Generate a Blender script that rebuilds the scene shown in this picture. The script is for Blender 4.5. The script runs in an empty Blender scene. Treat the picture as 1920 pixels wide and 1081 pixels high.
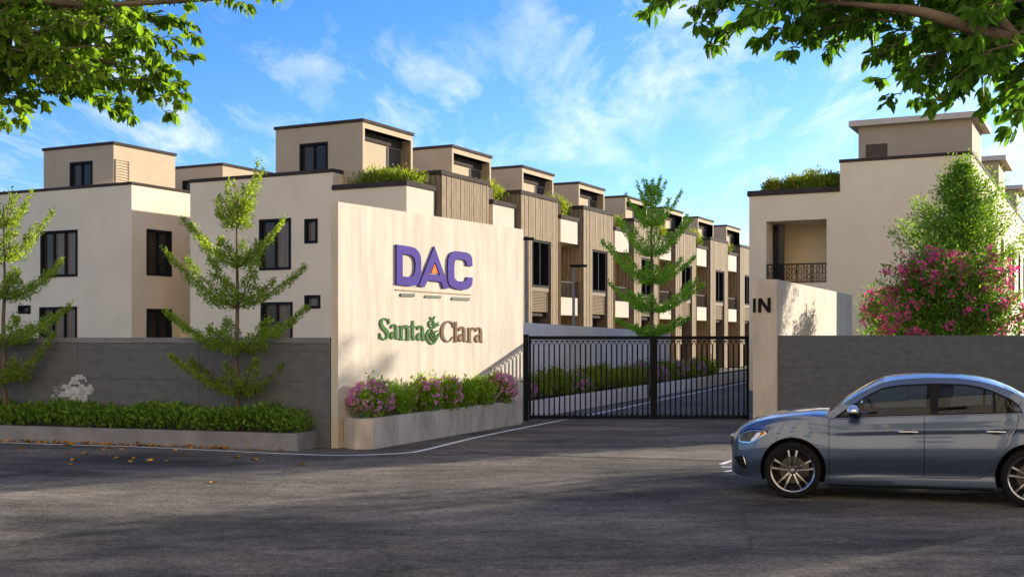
import bpy, bmesh, math, random
import numpy as np
from mathutils import Vector, Matrix
from mathutils.geometry import tessellate_polygon

R = math.radians
scene = bpy.context.scene
COL = scene.collection

# ------------------------------------------------------------------ camera
EYE, FPX, CX, HZ = 1.95, 2216.0, 960.0, 630.0      # eye height, focal length and horizon of the 1920 px photograph
cam_d = bpy.data.cameras.new("camera")
cam_d.sensor_fit = 'HORIZONTAL'; cam_d.sensor_width = 36.0
cam_d.lens = 36.0 * FPX / 1920.0
cam_d.shift_y = (HZ - 540.5) / 1920.0
cam_d.clip_start = 0.1; cam_d.clip_end = 8000.0
cam = bpy.data.objects.new("camera", cam_d); COL.objects.link(cam)
cam.location = (0, 0, EYE); cam.rotation_euler = (R(90), 0, 0)
scene.camera = cam

# ------------------------------------------------------------------ sun, sky, exposure
SUN_A, SUN_EL = 1.25, 12.0                          # horizontal direction to the sun is (SUN_A, 1)
hor = math.hypot(SUN_A, 1.0)
sun_dir = Vector((SUN_A / hor * math.cos(R(SUN_EL)), 1.0 / hor * math.cos(R(SUN_EL)), math.sin(R(SUN_EL))))
sun_d = bpy.data.lights.new("sun", 'SUN'); sun_d.energy = 2.1; sun_d.angle = R(0.6); sun_d.color = (1.0, 0.90, 0.755)
sun = bpy.data.objects.new("sun", sun_d); COL.objects.link(sun)
sun.rotation_euler = sun_dir.to_track_quat('Z', 'Y').to_euler(); sun.location = (30, 20, 40)

world = bpy.data.worlds.new("World"); scene.world = world; world.use_nodes = True
wt = world.node_tree; wt.nodes.clear()
def wn(t, **kw):
    n = wt.nodes.new(t)
    for k, v in kw.items(): setattr(n, k, v)
    return n
w_out = wn('ShaderNodeOutputWorld'); w_bg = wn('ShaderNodeBackground'); w_bg.inputs['Strength'].default_value = 0.05
w_sky = wn('ShaderNodeTexSky', sky_type='NISHITA', sun_disc=False, sun_elevation=R(SUN_EL),
           sun_rotation=math.atan2(SUN_A, 1.0), altitude=0.0, air_density=1.0, dust_density=0.45, ozone_density=4.5)
w_hs = wn('ShaderNodeHueSaturation'); w_hs.inputs['Saturation'].default_value = 1.18; w_hs.inputs['Hue'].default_value = 0.516; w_hs.inputs['Value'].default_value = 1.0
w_tc = wn('ShaderNodeTexCoord'); w_sep = wn('ShaderNodeSeparateXYZ')
w_add = wn('ShaderNodeMath', operation='ADD'); w_add.inputs[1].default_value = 0.12
w_max = wn('ShaderNodeMath', operation='MAXIMUM'); w_max.inputs[1].default_value = 0.05
w_dx = wn('ShaderNodeMath', operation='DIVIDE'); w_dy = wn('ShaderNodeMath', operation='DIVIDE')
w_cmb = wn('ShaderNodeCombineXYZ')
w_map = wn('ShaderNodeMapping'); w_map.inputs['Rotation'].default_value = (0, 0, R(-70)); w_map.inputs['Scale'].default_value = (2.2, 0.8, 1)
w_map.inputs['Location'].default_value = (5.3, 0.9, 0)
w_n1 = wn('ShaderNodeTexNoise'); w_n1.inputs['Scale'].default_value = 1.8; w_n1.inputs['Detail'].default_value = 11; w_n1.inputs['Roughness'].default_value = 0.62; w_n1.inputs['Distortion'].default_value = 0.35
w_n2 = wn('ShaderNodeTexNoise'); w_n2.inputs['Scale'].default_value = 0.7; w_n2.inputs['Detail'].default_value = 3
w_r1 = wn('ShaderNodeMapRange'); w_r1.inputs['From Min'].default_value = 0.465; w_r1.inputs['From Max'].default_value = 0.82
w_r2 = wn('ShaderNodeMapRange'); w_r2.inputs['From Min'].default_value = 0.38; w_r2.inputs['From Max'].default_value = 0.62
w_mul = wn('ShaderNodeMath', operation='MULTIPLY')
w_mix = wn('ShaderNodeMix', data_type='RGBA'); 
CLOUD = (5.4, 5.3, 5.2, 1)
w_mix.inputs['B'].default_value = CLOUD
L = wt.links.new
L(w_tc.outputs['Generated'], w_sep.inputs[0]); L(w_sep.outputs['Z'], w_add.inputs[0]); L(w_add.outputs[0], w_max.inputs[0])
L(w_sep.outputs['X'], w_dx.inputs[0]); L(w_max.outputs[0], w_dx.inputs[1])
L(w_sep.outputs['Y'], w_dy.inputs[0]); L(w_max.outputs[0], w_dy.inputs[1])
L(w_dx.outputs[0], w_cmb.inputs['X']); L(w_dy.outputs[0], w_cmb.inputs['Y']); L(w_cmb.outputs[0], w_map.inputs['Vector'])
L(w_map.outputs[0], w_n1.inputs['Vector']); L(w_map.outputs[0], w_n2.inputs['Vector'])
L(w_n1.outputs['Fac'], w_r1.inputs['Value']); L(w_n2.outputs['Fac'], w_r2.inputs['Value'])
L(w_r1.outputs[0], w_mul.inputs[0]); L(w_r2.outputs[0], w_mul.inputs[1])
L(w_sky.outputs[0], w_hs.inputs['Color']); L(w_hs.outputs[0], w_mix.inputs['A']); L(w_mul.outputs[0], w_mix.inputs['Factor'])
L(w_mix.outputs['Result'], w_bg.inputs['Color']); L(w_bg.outputs[0], w_out.inputs['Surface'])

vs = scene.view_settings
vs.view_transform = 'Standard'; vs.look = 'None'; vs.gamma = 1.0; vs.use_curve_mapping = False
vs.exposure = 2.5

# ------------------------------------------------------------------ pixel <-> place helpers (1920 px photograph)
def at(px, d, z=0.0): return Vector(((px - CX) * d / FPX, d, z))
def gp(px, py, z=0.0):
    d = (EYE - z) * FPX / (py - HZ); return at(px, d, z)
def hz(py, d): return EYE + (HZ - py) * d / FPX
def on_line(px, p0, e):
    """distance along the plan line p0 + s*e that is seen at column px"""
    r = (px - CX) / FPX
    return (r * p0[1] - p0[0]) / (e[0] - r * e[1])

# ------------------------------------------------------------------ materials
MATS = {}
def new_mat(name):
    m = bpy.data.materials.new(name); m.use_nodes = True
    nt = m.node_tree; b = nt.nodes['Principled BSDF']
    return m, nt, b
def surf(name, col, rough=0.8, vary=0.15, scale=3.0, fine=40.0, bump=0.15, stretch=(1, 1, 1), metal=0.0, coat=0.0, hue2=None, spec=0.06, detail=6):
    """colour mottled by two noises, small relief"""
    m, nt, b = new_mat(name); N = nt.nodes.new; K = nt.links.new
    geo = N('ShaderNodeNewGeometry'); mp = N('ShaderNodeMapping'); mp.inputs['Scale'].default_value = stretch
    K(geo.outputs['Position'], mp.inputs['Vector'])
    n1 = N('ShaderNodeTexNoise'); n1.inputs['Scale'].default_value = scale; n1.inputs['Detail'].default_value = detail
    n2 = N('ShaderNodeTexNoise'); n2.inputs['Scale'].default_value = fine; n2.inputs['Detail'].default_value = 4
    K(mp.outputs[0], n1.inputs['Vector']); K(mp.outputs[0], n2.inputs['Vector'])
    r = N('ShaderNodeMapRange'); r.inputs['From Min'].default_value = 0.3; r.inputs['From Max'].default_value = 0.7
    K(n1.outputs['Fac'], r.inputs['Value'])
    mx = N('ShaderNodeMix'); mx.data_type = 'RGBA'
    lo = tuple(c * (1 - vary) for c in col) + (1,)
    hi = tuple(min(1, c * (1 + vary)) for c in (hue2 or col)) + (1,)
    mx.inputs['A'].default_value = lo; mx.inputs['B'].default_value = hi
    K(r.outputs[0], mx.inputs['Factor'])
    m2 = N('ShaderNodeMix'); m2.data_type = 'RGBA'; m2.blend_type = 'MULTIPLY'; m2.inputs['Factor'].default_value = 1.0
    r2 = N('ShaderNodeMapRange'); r2.inputs['From Min'].default_value = 0.3; r2.inputs['From Max'].default_value = 0.7
    r2.inputs['To Min'].default_value = 1 - vary * 0.6; r2.inputs['To Max'].default_value = 1 + vary * 0.3
    K(n2.outputs['Fac'], r2.inputs['Value']); K(mx.outputs['Result'], m2.inputs['A']); K(r2.outputs[0], m2.inputs['B'])
    K(m2.outputs['Result'], b.inputs['Base Color'])
    b.inputs['Roughness'].default_value = rough; b.inputs['Metallic'].default_value = metal
    b.inputs['Specular IOR Level'].default_value = spec
    if coat: b.inputs['Coat Weight'].default_value = coat; b.inputs['Coat Roughness'].default_value = 0.03
    if bump:
        bp = N('ShaderNodeBump'); bp.inputs['Strength'].default_value = bump; bp.inputs['Distance'].default_value = 0.01
        K(n2.outputs['Fac'], bp.inputs['Height']); K(bp.outputs[0], b.inputs['Normal'])
    MATS[name] = m; return m
def leafmat(name, dark, light, trans=0.45, rough=0.45, tcol=None):
    """per-leaf colour, some light passes through the leaf"""
    m, nt, b = new_mat(name); N = nt.nodes.new; K = nt.links.new
    geo = N('ShaderNodeNewGeometry')
    ns = N('ShaderNodeTexNoise'); ns.inputs['Scale'].default_value = 1.3; ns.inputs['Detail'].default_value = 2
    K(geo.outputs['Position'], ns.inputs['Vector'])
    ad = N('ShaderNodeMath'); ad.operation = 'MULTIPLY_ADD'; ad.inputs[1].default_value = 0.65
    K(geo.outputs['Random Per Island'], ad.inputs[0])
    sc = N('ShaderNodeMath'); sc.operation = 'MULTIPLY'; sc.inputs[1].default_value = 0.4
    K(ns.outputs['Fac'], sc.inputs[0]); K(sc.outputs[0], ad.inputs[2])
    mx = N('ShaderNodeMix'); mx.data_type = 'RGBA'
    mx.inputs['A'].default_value = dark + (1,); mx.inputs['B'].default_value = light + (1,)
    K(ad.outputs[0], mx.inputs['Factor']); K(mx.outputs['Result'], b.inputs['Base Color'])
    b.inputs['Roughness'].default_value = max(rough, .6); b.inputs['Specular IOR Level'].default_value = 0.15
    tr = N('ShaderNodeBsdfTranslucent')
    tm = N('ShaderNodeMix'); tm.data_type = 'RGBA'; tm.blend_type = 'MULTIPLY'; tm.inputs['Factor'].default_value = 1
    tm.inputs['B'].default_value = (tcol or (1.9, 1.7, 0.7)) + (1,)
    K(mx.outputs['Result'], tm.inputs['A']); K(tm.outputs['Result'], tr.inputs['Color'])
    ms = N('ShaderNodeMixShader'); ms.inputs[0].default_value = trans
    out = nt.nodes['Material Output']
    K(b.outputs[0], ms.inputs[1]); K(tr.outputs[0], ms.inputs[2]); K(ms.outputs[0], out.inputs['Surface'])
    MATS[name] = m; return m

stucco = surf("cream_stucco", (0.82, 0.685, 0.475), 0.9, 0.05, 0.8, 60, 0.10)
white_stucco = surf("white_stucco", (0.56, 0.49, 0.39), 0.85, 0.05, 1.2, 60, 0.08)
tan_stucco = surf("tan_stucco", (0.485, 0.39, 0.262), 0.88, 0.06, 0.9, 60, 0.10)
cap_mat = surf("dark_cap", (0.060, 0.048, 0.041), 0.9, 0.15, 2, 30, 0.08)
fascia = surf("pale_fascia", (0.55, 0.49, 0.40), 0.8, 0.06, 1, 40, 0.05)
wood = surf("timber", (0.265, 0.198, 0.122), 0.8, 0.26, 5, 60, 0.2, (6, 6, 0.5), hue2=(0.30, 0.235, 0.15))
wood_dark = surf("dark_timber", (0.20, 0.15, 0.105), 0.7, 0.2, 5, 60, 0.2, (0.6, 0.6, 6))
frame_mat = surf("black_frame", (0.018, 0.019, 0.021), 0.85, 0.1, 4, 40, 0.03)
recess_mat = surf("recess", (0.10, 0.085, 0.07), 0.8, 0.1, 2, 40, 0.05)
pane_mat = surf("window_pane", (0.050, 0.036, 0.026), 0.12, 0.25, 1.3, 5, 0.0, spec=0.22)
pane_mat2 = surf("window_pane_curtain", (0.17, 0.125, 0.09), 0.14, 0.2, 1.5, 8, 0.0, (6, 6, 0.4), spec=0.22)
glass_dark = surf("dark_pane", (0.030, 0.028, 0.028), 0.12, 0.3, 1.3, 5, 0.0, spec=0.2)
charcoal = surf("charcoal_render", (0.114, 0.120, 0.130), 0.9, 0.12, 5.5, 34, 0.4, (1, 1, 1.8))
charcoal2 = surf("charcoal_render_worn", (0.10, 0.105, 0.112), 0.9, 0.2, 5.5, 34, 0.35, (1, 1, 2.6))
grey_conc = surf("grey_concrete", (0.215, 0.21, 0.21), 0.85, 0.18, 2.5, 50, 0.3)
coping_mat = surf("coping_grey", (0.180, 0.186, 0.20), 0.8, 0.14, 2, 40, 0.2)
sign_conc = surf("board_marked_concrete", (0.49, 0.432, 0.345), 0.9, 0.085, 1.9, 14, 0.12, (2.2, 2.2, 0.42), hue2=(0.54, 0.485, 0.40), detail=8)
warm_conc = surf("planter_concrete", (0.45, 0.40, 0.335), 0.88, 0.22, 2.0, 30, 0.25, (2, 2, 0.8))
bounce_render = surf("warm_render", (0.84, 0.71, 0.52), 0.9, 0.05, 1.0, 40, 0.05)  # warm coat of the unseen blocks added to bounce light
pale_wall = surf("pale_grey_wall", (0.76, 0.72, 0.66), 0.85, 0.08, 1.5, 40, 0.1)
black_metal = surf("black_metal", (0.012, 0.012, 0.013), 0.7, 0.1, 6, 60, 0.02)
paint_white = surf("road_paint", (0.74, 0.73, 0.70), 0.7, 0.14, 6, 60, 0.1)
patch_white = surf("whitewash", (0.42, 0.43, 0.46), 0.85, 0.28, 9, 60, 0.2)
joint_mat = surf("joint_filler", (0.012, 0.012, 0.013), 0.9, 0.1, 6, 60, 0.0)
soil = surf("soil", (0.035, 0.026, 0.018), 0.95, 0.3, 6, 60, 0.5)
bark = surf("bark", (0.13, 0.095, 0.068), 0.9, 0.3, 9, 60, 0.6, (1, 1, 0.35))
bark_pale = surf("pale_bark", (0.125, 0.098, 0.075), 0.88, 0.28, 7, 60, 0.5)
purple = surf("purple_enamel", (0.052, 0.030, 0.215), 0.75, 0.10, 5, 80, 0.03, spec=0.05)
orange = surf("orange_enamel", (0.85, 0.16, 0.015), 0.75, 0.05, 5, 80, 0.0)
green_enamel = surf("green_enamel", (0.045, 0.135, 0.028), 0.75, 0.15, 8, 60, 0.05)
brown_enamel = surf("brown_enamel", (0.155, 0.085, 0.042), 0.75, 0.15, 8, 60, 0.05)
gold_line = surf("gold_strip", (0.30, 0.15, 0.045), 0.5, 0.1, 8, 60, 0.0)
pad_green = surf("small_plate_green", (0.020, 0.038, 0.014), 0.5, 0.2, 30, 80, 0.1)

leaf_tier = leafmat("feathery_leaf", (0.085, 0.162, 0.023), (0.323, 0.427, 0.061), 0.5)
leaf_inner = leafmat("fresh_leaf", (0.108, 0.264, 0.036), (0.360, 0.576, 0.072), 0.5)
leaf_hedge = leafmat("hedge_leaf", (0.033, 0.092, 0.014), (0.208, 0.352, 0.048), 0.3)
leaf_shrub = leafmat("shrub_leaf", (0.067, 0.162, 0.017), (0.275, 0.427, 0.042), 0.4)
leaf_roof = leafmat("roof_shrub_leaf", (0.066, 0.139, 0.016), (0.301, 0.356, 0.038), 0.4)
leaf_cone = leafmat("cone_tree_leaf", (0.05, 0.135, 0.022), (0.20, 0.34, 0.045), 0.45)
leaf_bush = leafmat("bush_leaf", (0.034, 0.114, 0.019), (0.162, 0.314, 0.038), 0.4)
leaf_canopy = leafmat("canopy_leaf", (0.022, 0.060, 0.006), (0.181, 0.321, 0.031), 0.55, 0.4)
leaf_canopy_r = leafmat("canopy_leaf_deep", (0.016, 0.058, 0.008), (0.124, 0.277, 0.030), 0.50, 0.4)
leaf_fallen = leafmat("fallen_leaf", (0.34, 0.12, 0.015), (0.85, 0.46, 0.05), 0.1, 0.7, (1.2, 1, .6))
pink = leafmat("pink_petal", (0.50, 0.035, 0.20), (0.78, 0.14, 0.38), 0.35, 0.6, (1.3, 1, 1.1))
mauve = leafmat("mauve_petal", (0.45, 0.14, 0.36), (0.75, 0.38, 0.60), 0.35, 0.6, (1.2, 1, 1.1))

def asphalt_mat(name, base, tan):
    m, nt, b = new_mat(name); N = nt.nodes.new; K = nt.links.new
    geo = N('ShaderNodeNewGeometry')
    def noise(scale, stretch, detail=5, rough=0.55, rot=0):
        mp = N('ShaderNodeMapping'); mp.inputs['Scale'].default_value = stretch; mp.inputs['Rotation'].default_value = (0, 0, rot)
        n = N('ShaderNodeTexNoise'); n.inputs['Scale'].default_value = scale; n.inputs['Detail'].default_value = detail; n.inputs['Roughness'].default_value = rough
        K(geo.outputs['Position'], mp.inputs['Vector']); K(mp.outputs[0], n.inputs['Vector']); return n
    big = noise(0.35, (0.7, 1.3, 1), 6, 0.66, R(-8)); mid = noise(2.2, (0.7, 1.6, 1), 6, 0.65); grit = noise(46, (1, 1, 1), 3, 0.75); grit2 = noise(13, (1, 1, 1), 5, 0.75)
    r = N('ShaderNodeMapRange'); r.inputs['From Min'].default_value = 0.35; r.inputs['From Max'].default_value = 0.66; K(big.outputs['Fac'], r.inputs['Value'])
    mx = N('ShaderNodeMix'); mx.data_type = 'RGBA'; mx.inputs['A'].default_value = base + (1,); mx.inputs['B'].default_value = tan + (1,); K(r.outputs[0], mx.inputs['Factor'])
    cur = mx.outputs['Result']
    for n, lo, hi in ((mid, 0.68, 1.30), (grit, 0.40, 1.65), (grit2, 0.52, 1.50)):
        q = N('ShaderNodeMapRange'); q.inputs['From Min'].default_value = 0.3; q.inputs['From Max'].default_value = 0.7; q.inputs['To Min'].default_value = lo; q.inputs['To Max'].default_value = hi
        K(n.outputs['Fac'], q.inputs['Value'])
        mm = N('ShaderNodeMix'); mm.data_type = 'RGBA'; mm.blend_type = 'MULTIPLY'; mm.inputs['Factor'].default_value = 1
        K(cur, mm.inputs['A']); K(q.outputs[0], mm.inputs['B']); cur = mm.outputs['Result']
    # fine cracks
    vo = N('ShaderNodeTexVoronoi'); vo.feature = 'DISTANCE_TO_EDGE'; vo.inputs['Scale'].default_value = 0.45
    wv = N('ShaderNodeMix'); wv.data_type = 'VECTOR'; wv.inputs['Factor'].default_value = 0.25
    K(geo.outputs['Position'], wv.inputs['A']); K(mid.outputs['Color'], wv.inputs['B']); K(wv.outputs['Result'], vo.inputs['Vector'])
    cr = N('ShaderNodeMapRange'); cr.inputs['From Min'].default_value = 0.0; cr.inputs['From Max'].default_value = 0.010; cr.inputs['To Min'].default_value = 0.72; K(vo.outputs['Distance'], cr.inputs['Value'])
    mm = N('ShaderNodeMix'); mm.data_type = 'RGBA'; mm.blend_type = 'MULTIPLY'; mm.inputs['Factor'].default_value = 1
    K(cur, mm.inputs['A']); K(cr.outputs[0], mm.inputs['B']); K(mm.outputs['Result'], b.inputs['Base Color'])
    b.inputs['Roughness'].default_value = 0.9; b.inputs['Specular IOR Level'].default_value = 0.1
    bp = N('ShaderNodeBump'); bp.inputs['Strength'].default_value = 0.9; bp.inputs['Distance'].default_value = 0.014
    ad = N('ShaderNodeMath'); ad.operation = 'ADD'; K(grit.outputs['Fac'], ad.inputs[0]); K(grit2.outputs['Fac'], ad.inputs[1])
    K(ad.outputs[0], bp.inputs['Height']); K(bp.outputs[0], b.inputs['Normal'])
    return m
asphalt = asphalt_mat("asphalt", (0.056, 0.052, 0.044), (0.21, 0.18, 0.137))
asphalt2 = asphalt_mat("asphalt_inner", (0.13, 0.12, 0.105), (0.20, 0.18, 0.15))
dirt = surf("bare_ground", (0.13, 0.115, 0.09), 0.95, 0.3, 0.3, 20, 0.3)

# ------------------------------------------------------------------ mesh building
class MB:
    def __init__(s): s.v = []; s.f = []; s.m = []
    def add(s, vs_, fs, mi=0):
        o = len(s.v); s.v.extend([tuple(p) for p in vs_]); s.f.extend([tuple(i + o for i in f) for f in fs]); s.m.extend([mi] * len(fs))
    def quad(s, a, b, c, d, mi=0): s.add([a, b, c, d], [(0, 1, 2, 3)], mi)
    def box(s, x0, x1, y0, y1, z0, z1, mi=0, M=None, bev=0.0):
        if bev > 0:
            b = bev; vs_ = []; 
            bm = bmesh.new(); bmesh.ops.create_cube(bm, size=1)
            for v in bm.verts: v.co = Vector(((x0 + x1) / 2 + v.co.x * (x1 - x0), (y0 + y1) / 2 + v.co.y * (y1 - y0), (z0 + z1) / 2 + v.co.z * (z1 - z0)))
            bmesh.ops.bevel(bm, geom=bm.edges[:], offset=b, segments=2, affect='EDGES', profile=0.6)
            bm.verts.index_update(); pts = [v.co.copy() for v in bm.verts]; fs = [[v.index for v in f.verts] for f in bm.faces]; bm.free()
        else:
            pts = [Vector(p) for p in ((x0, y0, z0), (x1, y0, z0), (x1, y1, z0), (x0, y1, z0), (x0, y0, z1), (x1, y0, z1), (x1, y1, z1), (x0, y1, z1))]
            fs = [(0, 3, 2, 1), (4, 5, 6, 7), (0, 1, 5, 4), (1, 2, 6, 5), (2, 3, 7, 6), (3, 0, 4, 7)]
        if M is not None: pts = [M @ p for p in pts]
        s.add(pts, fs, mi)
    def prism(s, poly, z0, z1, mi=0):
        """upright prism over a plan polygon (counter-clockwise)"""
        n = len(poly); vs_ = [(p[0], p[1], z0) for p in poly] + [(p[0], p[1], z1) for p in poly]
        s.add(vs_, [tuple(range(n - 1, -1, -1)), tuple(range(n, 2 * n))] + [(i, (i + 1) % n, n + (i + 1) % n, n + i) for i in range(n)], mi)
    def tube(s, pts, rad, n=8, mi=0, cap=True):
        pts = [Vector(p) for p in pts]; rings = []
        if not hasattr(rad, '__len__'): rad = [rad] * len(pts)
        prev = None
        for i, p in enumerate(pts):
            t = (pts[min(i + 1, len(pts) - 1)] - pts[max(i - 1, 0)]).normalized()
            if prev is None: a = t.orthogonal().normalized()
            else: a = (prev - t * prev.dot(t)).normalized()
            prev = a; b = t.cross(a)
            rings.append([p + (a * math.cos(2 * math.pi * k / n) + b * math.sin(2 * math.pi * k / n)) * rad[i] for k in range(n)])
        vs_ = [q for r in rings for q in r]; fs = []
        for i in range(len(pts) - 1):
            for k in range(n):
                fs.append((i * n + k, i * n + (k + 1) % n, (i + 1) * n + (k + 1) % n, (i + 1) * n + k))
        if cap: fs.append(tuple(range(n - 1, -1, -1))); fs.append(tuple(range((len(pts) - 1) * n, len(pts) * n)))
        s.add(vs_, fs, mi)
    def lathe(s, prof, n=40, mi=0, M=None, closed=False):
        """profile of (radius, along-axis) spun about local Y"""
        vs_ = []; fs = []; m = len(prof)
        for k in range(n):
            a = 2 * math.pi * k / n
            for r, y in prof:
                p = Vector((r * math.cos(a), y, r * math.sin(a))); vs_.append(M @ p if M else p)
        for k in range(n):
            for i in range(m - 1 if not closed else m):
                j = (i + 1) % m
                fs.append((k * m + i, k * m + j, ((k + 1) % n) * m + j, ((k + 1) % n) * m + i))
        s.add(vs_, fs, mi)
    def wall(s, o, ax, n, w0, w1, z0, z1, holes=(), depth=0.15, mi=0, mr=None):
        """wall face with rectangular openings (s0,s1,z0,z1) and their reveals"""
        o = Vector(o); ax = Vector(ax); n = Vector(n); mr = mi if mr is None else mr
        P = lambda a, z, k=0.0: o + ax * a + Vector((0, 0, z)) - n * k
        ss = sorted(set([w0, w1] + [h for q in holes for h in q[:2]])); zz = sorted(set([z0, z1] + [h for q in holes for h in q[2:4]]))
        ss = [a for a in ss if w0 <= a <= w1]; zz = [a for a in zz if z0 <= a <= z1]
        for i in range(len(ss) - 1):
            for j in range(len(zz) - 1):
                cx, cz = (ss[i] + ss[i + 1]) / 2, (zz[j] + zz[j + 1]) / 2
                if any(h[0] < cx < h[1] and h[2] < cz < h[3] for h in holes): continue
                s.quad(P(ss[i], zz[j]), P(ss[i + 1], zz[j]), P(ss[i + 1], zz[j + 1]), P(ss[i], zz[j + 1]), mi)
        for a, b, c, d in [h[:4] for h in holes]:
            s.quad(P(a, c), P(a, d), P(a, d, depth), P(a, c, depth), mr); s.quad(P(b, c), P(b, c, depth), P(b, d, depth), P(b, d), mr)
            s.quad(P(a, d), P(b, d), P(b, d, depth), P(a, d, depth), mr); s.quad(P(a, c), P(a, c, depth), P(b, c, depth), P(b, c), mr)
    def build(s, name, mats, parent=None, smooth=False, sharp=None, loc=None):
        me = bpy.data.meshes.new(name); me.from_pydata(s.v, [], s.f)
        for m in (mats if isinstance(mats, (list, tuple)) else [mats]): me.materials.append(m)
        if any(s.m): me.polygons.foreach_set('material_index', s.m)
        if smooth:
            me.polygons.foreach_set('use_smooth', [True] * len(me.polygons))
            if sharp: me.set_sharp_from_angle(angle=R(sharp))
        me.update()
        return link(name, me, parent, loc)
def link(name, me, parent=None, loc=None):
    o = bpy.data.objects.new(name, me); COL.objects.link(o)
    if parent is not None: o.parent = parent
    if loc is not None: o.location = loc
    return o
def tag(o, label=None, cat=None, group=None, kind=None):
    if label: o['label'] = label
    if cat: o['category'] = cat
    if group: o['group'] = group
    if kind: o['kind'] = kind
    return o
def thing(name, label, cat, loc=(0, 0, 0), rz=0.0, group=None):
    o = bpy.data.objects.new(name, None); COL.objects.link(o); o.empty_display_size = 0.3
    o.location = loc; o.rotation_euler = (0, 0, rz); return tag(o, label, cat, group)
def copy_tree(o, parent=None):
    c = o.copy(); COL.objects.link(c); c.parent = parent
    for ch in list(o.children): copy_tree(ch, c)
    return c
def structure(o): o['kind'] = 'structure'; return o

# ------------------------------------------------------------------ leaves (numpy)
def unit(a): return a / np.maximum(np.linalg.norm(a, axis=1, keepdims=True), 1e-9)
def leaf_obj(name, P, size, mat_, parent=None, up=0.5, droop=0.0, aspect=0.45, seed=0, pointed=False, tips=None, loc=None, jit=0.35, zf=1.0):
    """one mesh of many separate folded leaves"""
    rg = np.random.default_rng(seed); P = np.asarray(P, float); n = len(P)
    T = rg.normal(size=(n, 3)); T[:, 2] -= droop
    if tips is not None: T = T * 0.55 + np.asarray(tips) * 1.2
    T[:, 2] *= zf; T = unit(T); N = rg.normal(size=(n, 3)); N[:, 2] += up * 2.0
    N = unit(N - T * np.sum(N * T, axis=1, keepdims=True)); S = np.cross(T, N)
    Ln = size * (1 + jit * rg.uniform(-1, 1, (n, 1))); Wd = Ln * aspect
    if pointed:
        V = np.stack([P, P + T * Ln * .30 + S * Wd * .50 + N * Wd * .18, P + T * Ln * .62 + S * Wd * .40 + N * Wd * .12, P + T * Ln - N * Ln * .10,
                      P + T * Ln * .62 - S * Wd * .40 + N * Wd * .12, P + T * Ln * .30 - S * Wd * .50 + N * Wd * .18], axis=1).reshape(-1, 3)
        base = (np.arange(n) * 6)[:, None]; F = np.concatenate([base + [[0, 1, 2, 3]], base + [[0, 3, 4, 5]]], axis=1).reshape(-1, 4); k = 4
    else:
        V = np.stack([P, P + T * Ln * .5 + S * Wd * .5 + N * Wd * .15, P + T * Ln, P + T * Ln * .5 - S * Wd * .5 + N * Wd * .15], axis=1).reshape(-1, 3)
        base = (np.arange(n) * 4)[:, None]; F = np.concatenate([base + [[0, 1, 2]], base + [[0, 2, 3]]], axis=1).reshape(-1, 3); k = 3
    me = bpy.data.meshes.new(name)
    me.vertices.add(len(V)); me.vertices.foreach_set('co', V.ravel())
    me.loops.add(F.size); me.loops.foreach_set('vertex_index', F.ravel().astype(np.int32))
    me.polygons.add(len(F)); me.polygons.foreach_set('loop_start', np.arange(len(F), dtype=np.int32) * k)
    me.update(calc_edges=True); me.validate(); me.materials.append(mat_)
    return link(name, me, parent, loc)
def ellipsoid_pts(rg, n, c, r, shell=0.55):
    d = unit(rg.normal(size=(n, 3))); q = rg.uniform(shell ** 3, 1, (n, 1)) ** (1 / 3)
    return np.asarray(c) + d * q * np.asarray(r)
# ================================================================== GROUND
U = Vector((math.sin(R(26.8)), math.cos(R(26.8)), 0)); VL = Vector((-U.y, U.x, 0)); VR = -VL      # along the rows / to the left / to the right
RZ_ROW = -R(26.8)
def sheet(name, poly, z, mat_):
    me = bpy.data.meshes.new(name); me.from_pydata([(p[0], p[1], z) for p in poly], [], [tuple(range(len(poly)))]); me.materials.append(mat_); me.update()
    return structure(link(name, me))
sheet("ground", [(-2500, -2500), (2500, -2500), (2500, 2500), (-2500, 2500)], -0.03, dirt)
sheet("road", [(-90, -40), (90, -40), (90, 27.55), (-90, 27.55)], 0.0, asphalt)
sheet("inner_road", [(0.2, 27.55), (9.0, 27.55), (46, 110), (32, 110)], 0.0, asphalt2)

def strip(pts, w):
    mb = MB(); pts = [Vector((p[0], p[1], 0)) for p in pts]; lft = []; rgt = []
    for i, p in enumerate(pts):
        t = (pts[min(i + 1, len(pts) - 1)] - pts[max(i - 1, 0)]).normalized(); nrm = Vector((-t.y, t.x, 0))
        lft.append(p + nrm * w / 2); rgt.append(p - nrm * w / 2)
    for i in range(len(pts) - 1): mb.quad(rgt[i], rgt[i + 1], lft[i + 1], lft[i])
    return mb
def painted(name, pts, w, z, mat_):
    o = strip(pts, w).build(name, mat_); o.location.z = z; return structure(o)
def spline(pts, k=8):
    out = []
    for i in range(len(pts) - 1):
        p0, p1, p2, p3 = (Vector(pts[max(i - 1, 0)]), Vector(pts[i]), Vector(pts[i + 1]), Vector(pts[min(i + 2, len(pts) - 1)]))
        for j in range(k):
            t = j / k
            out.append(0.5 * ((2 * p1) + (p2 - p0) * t + (2 * p0 - 5 * p1 + 4 * p2 - p3) * t * t + (3 * p1 - p0 - 3 * p2 + p3) * t ** 3))
    out.append(Vector(pts[-1])); return out
edge = [(-17, 24.6, 0), gp(0, 829), gp(250, 837), gp(510, 849), gp(640, 853), gp(755, 849), gp(800, 842), gp(905, 817), gp(1050, 788), gp(1102, 778.5)]
painted("road_line", spline(edge), 0.10, 0.004, paint_white)
painted("road_line", [gp(1102, 778.5), gp(1240, 749), gp(1400, 716), gp(1480, 699.5)], 0.14, 0.004, paint_white)
painted("road_joint", [gp(878, 846), gp(960, 852), gp(1370, 864), gp(1700, 873)], 0.05, 0.006, joint_mat)
painted("gate_track", [gp(1030, 795), gp(1410, 801)], 0.05, 0.006, joint_mat)
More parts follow.
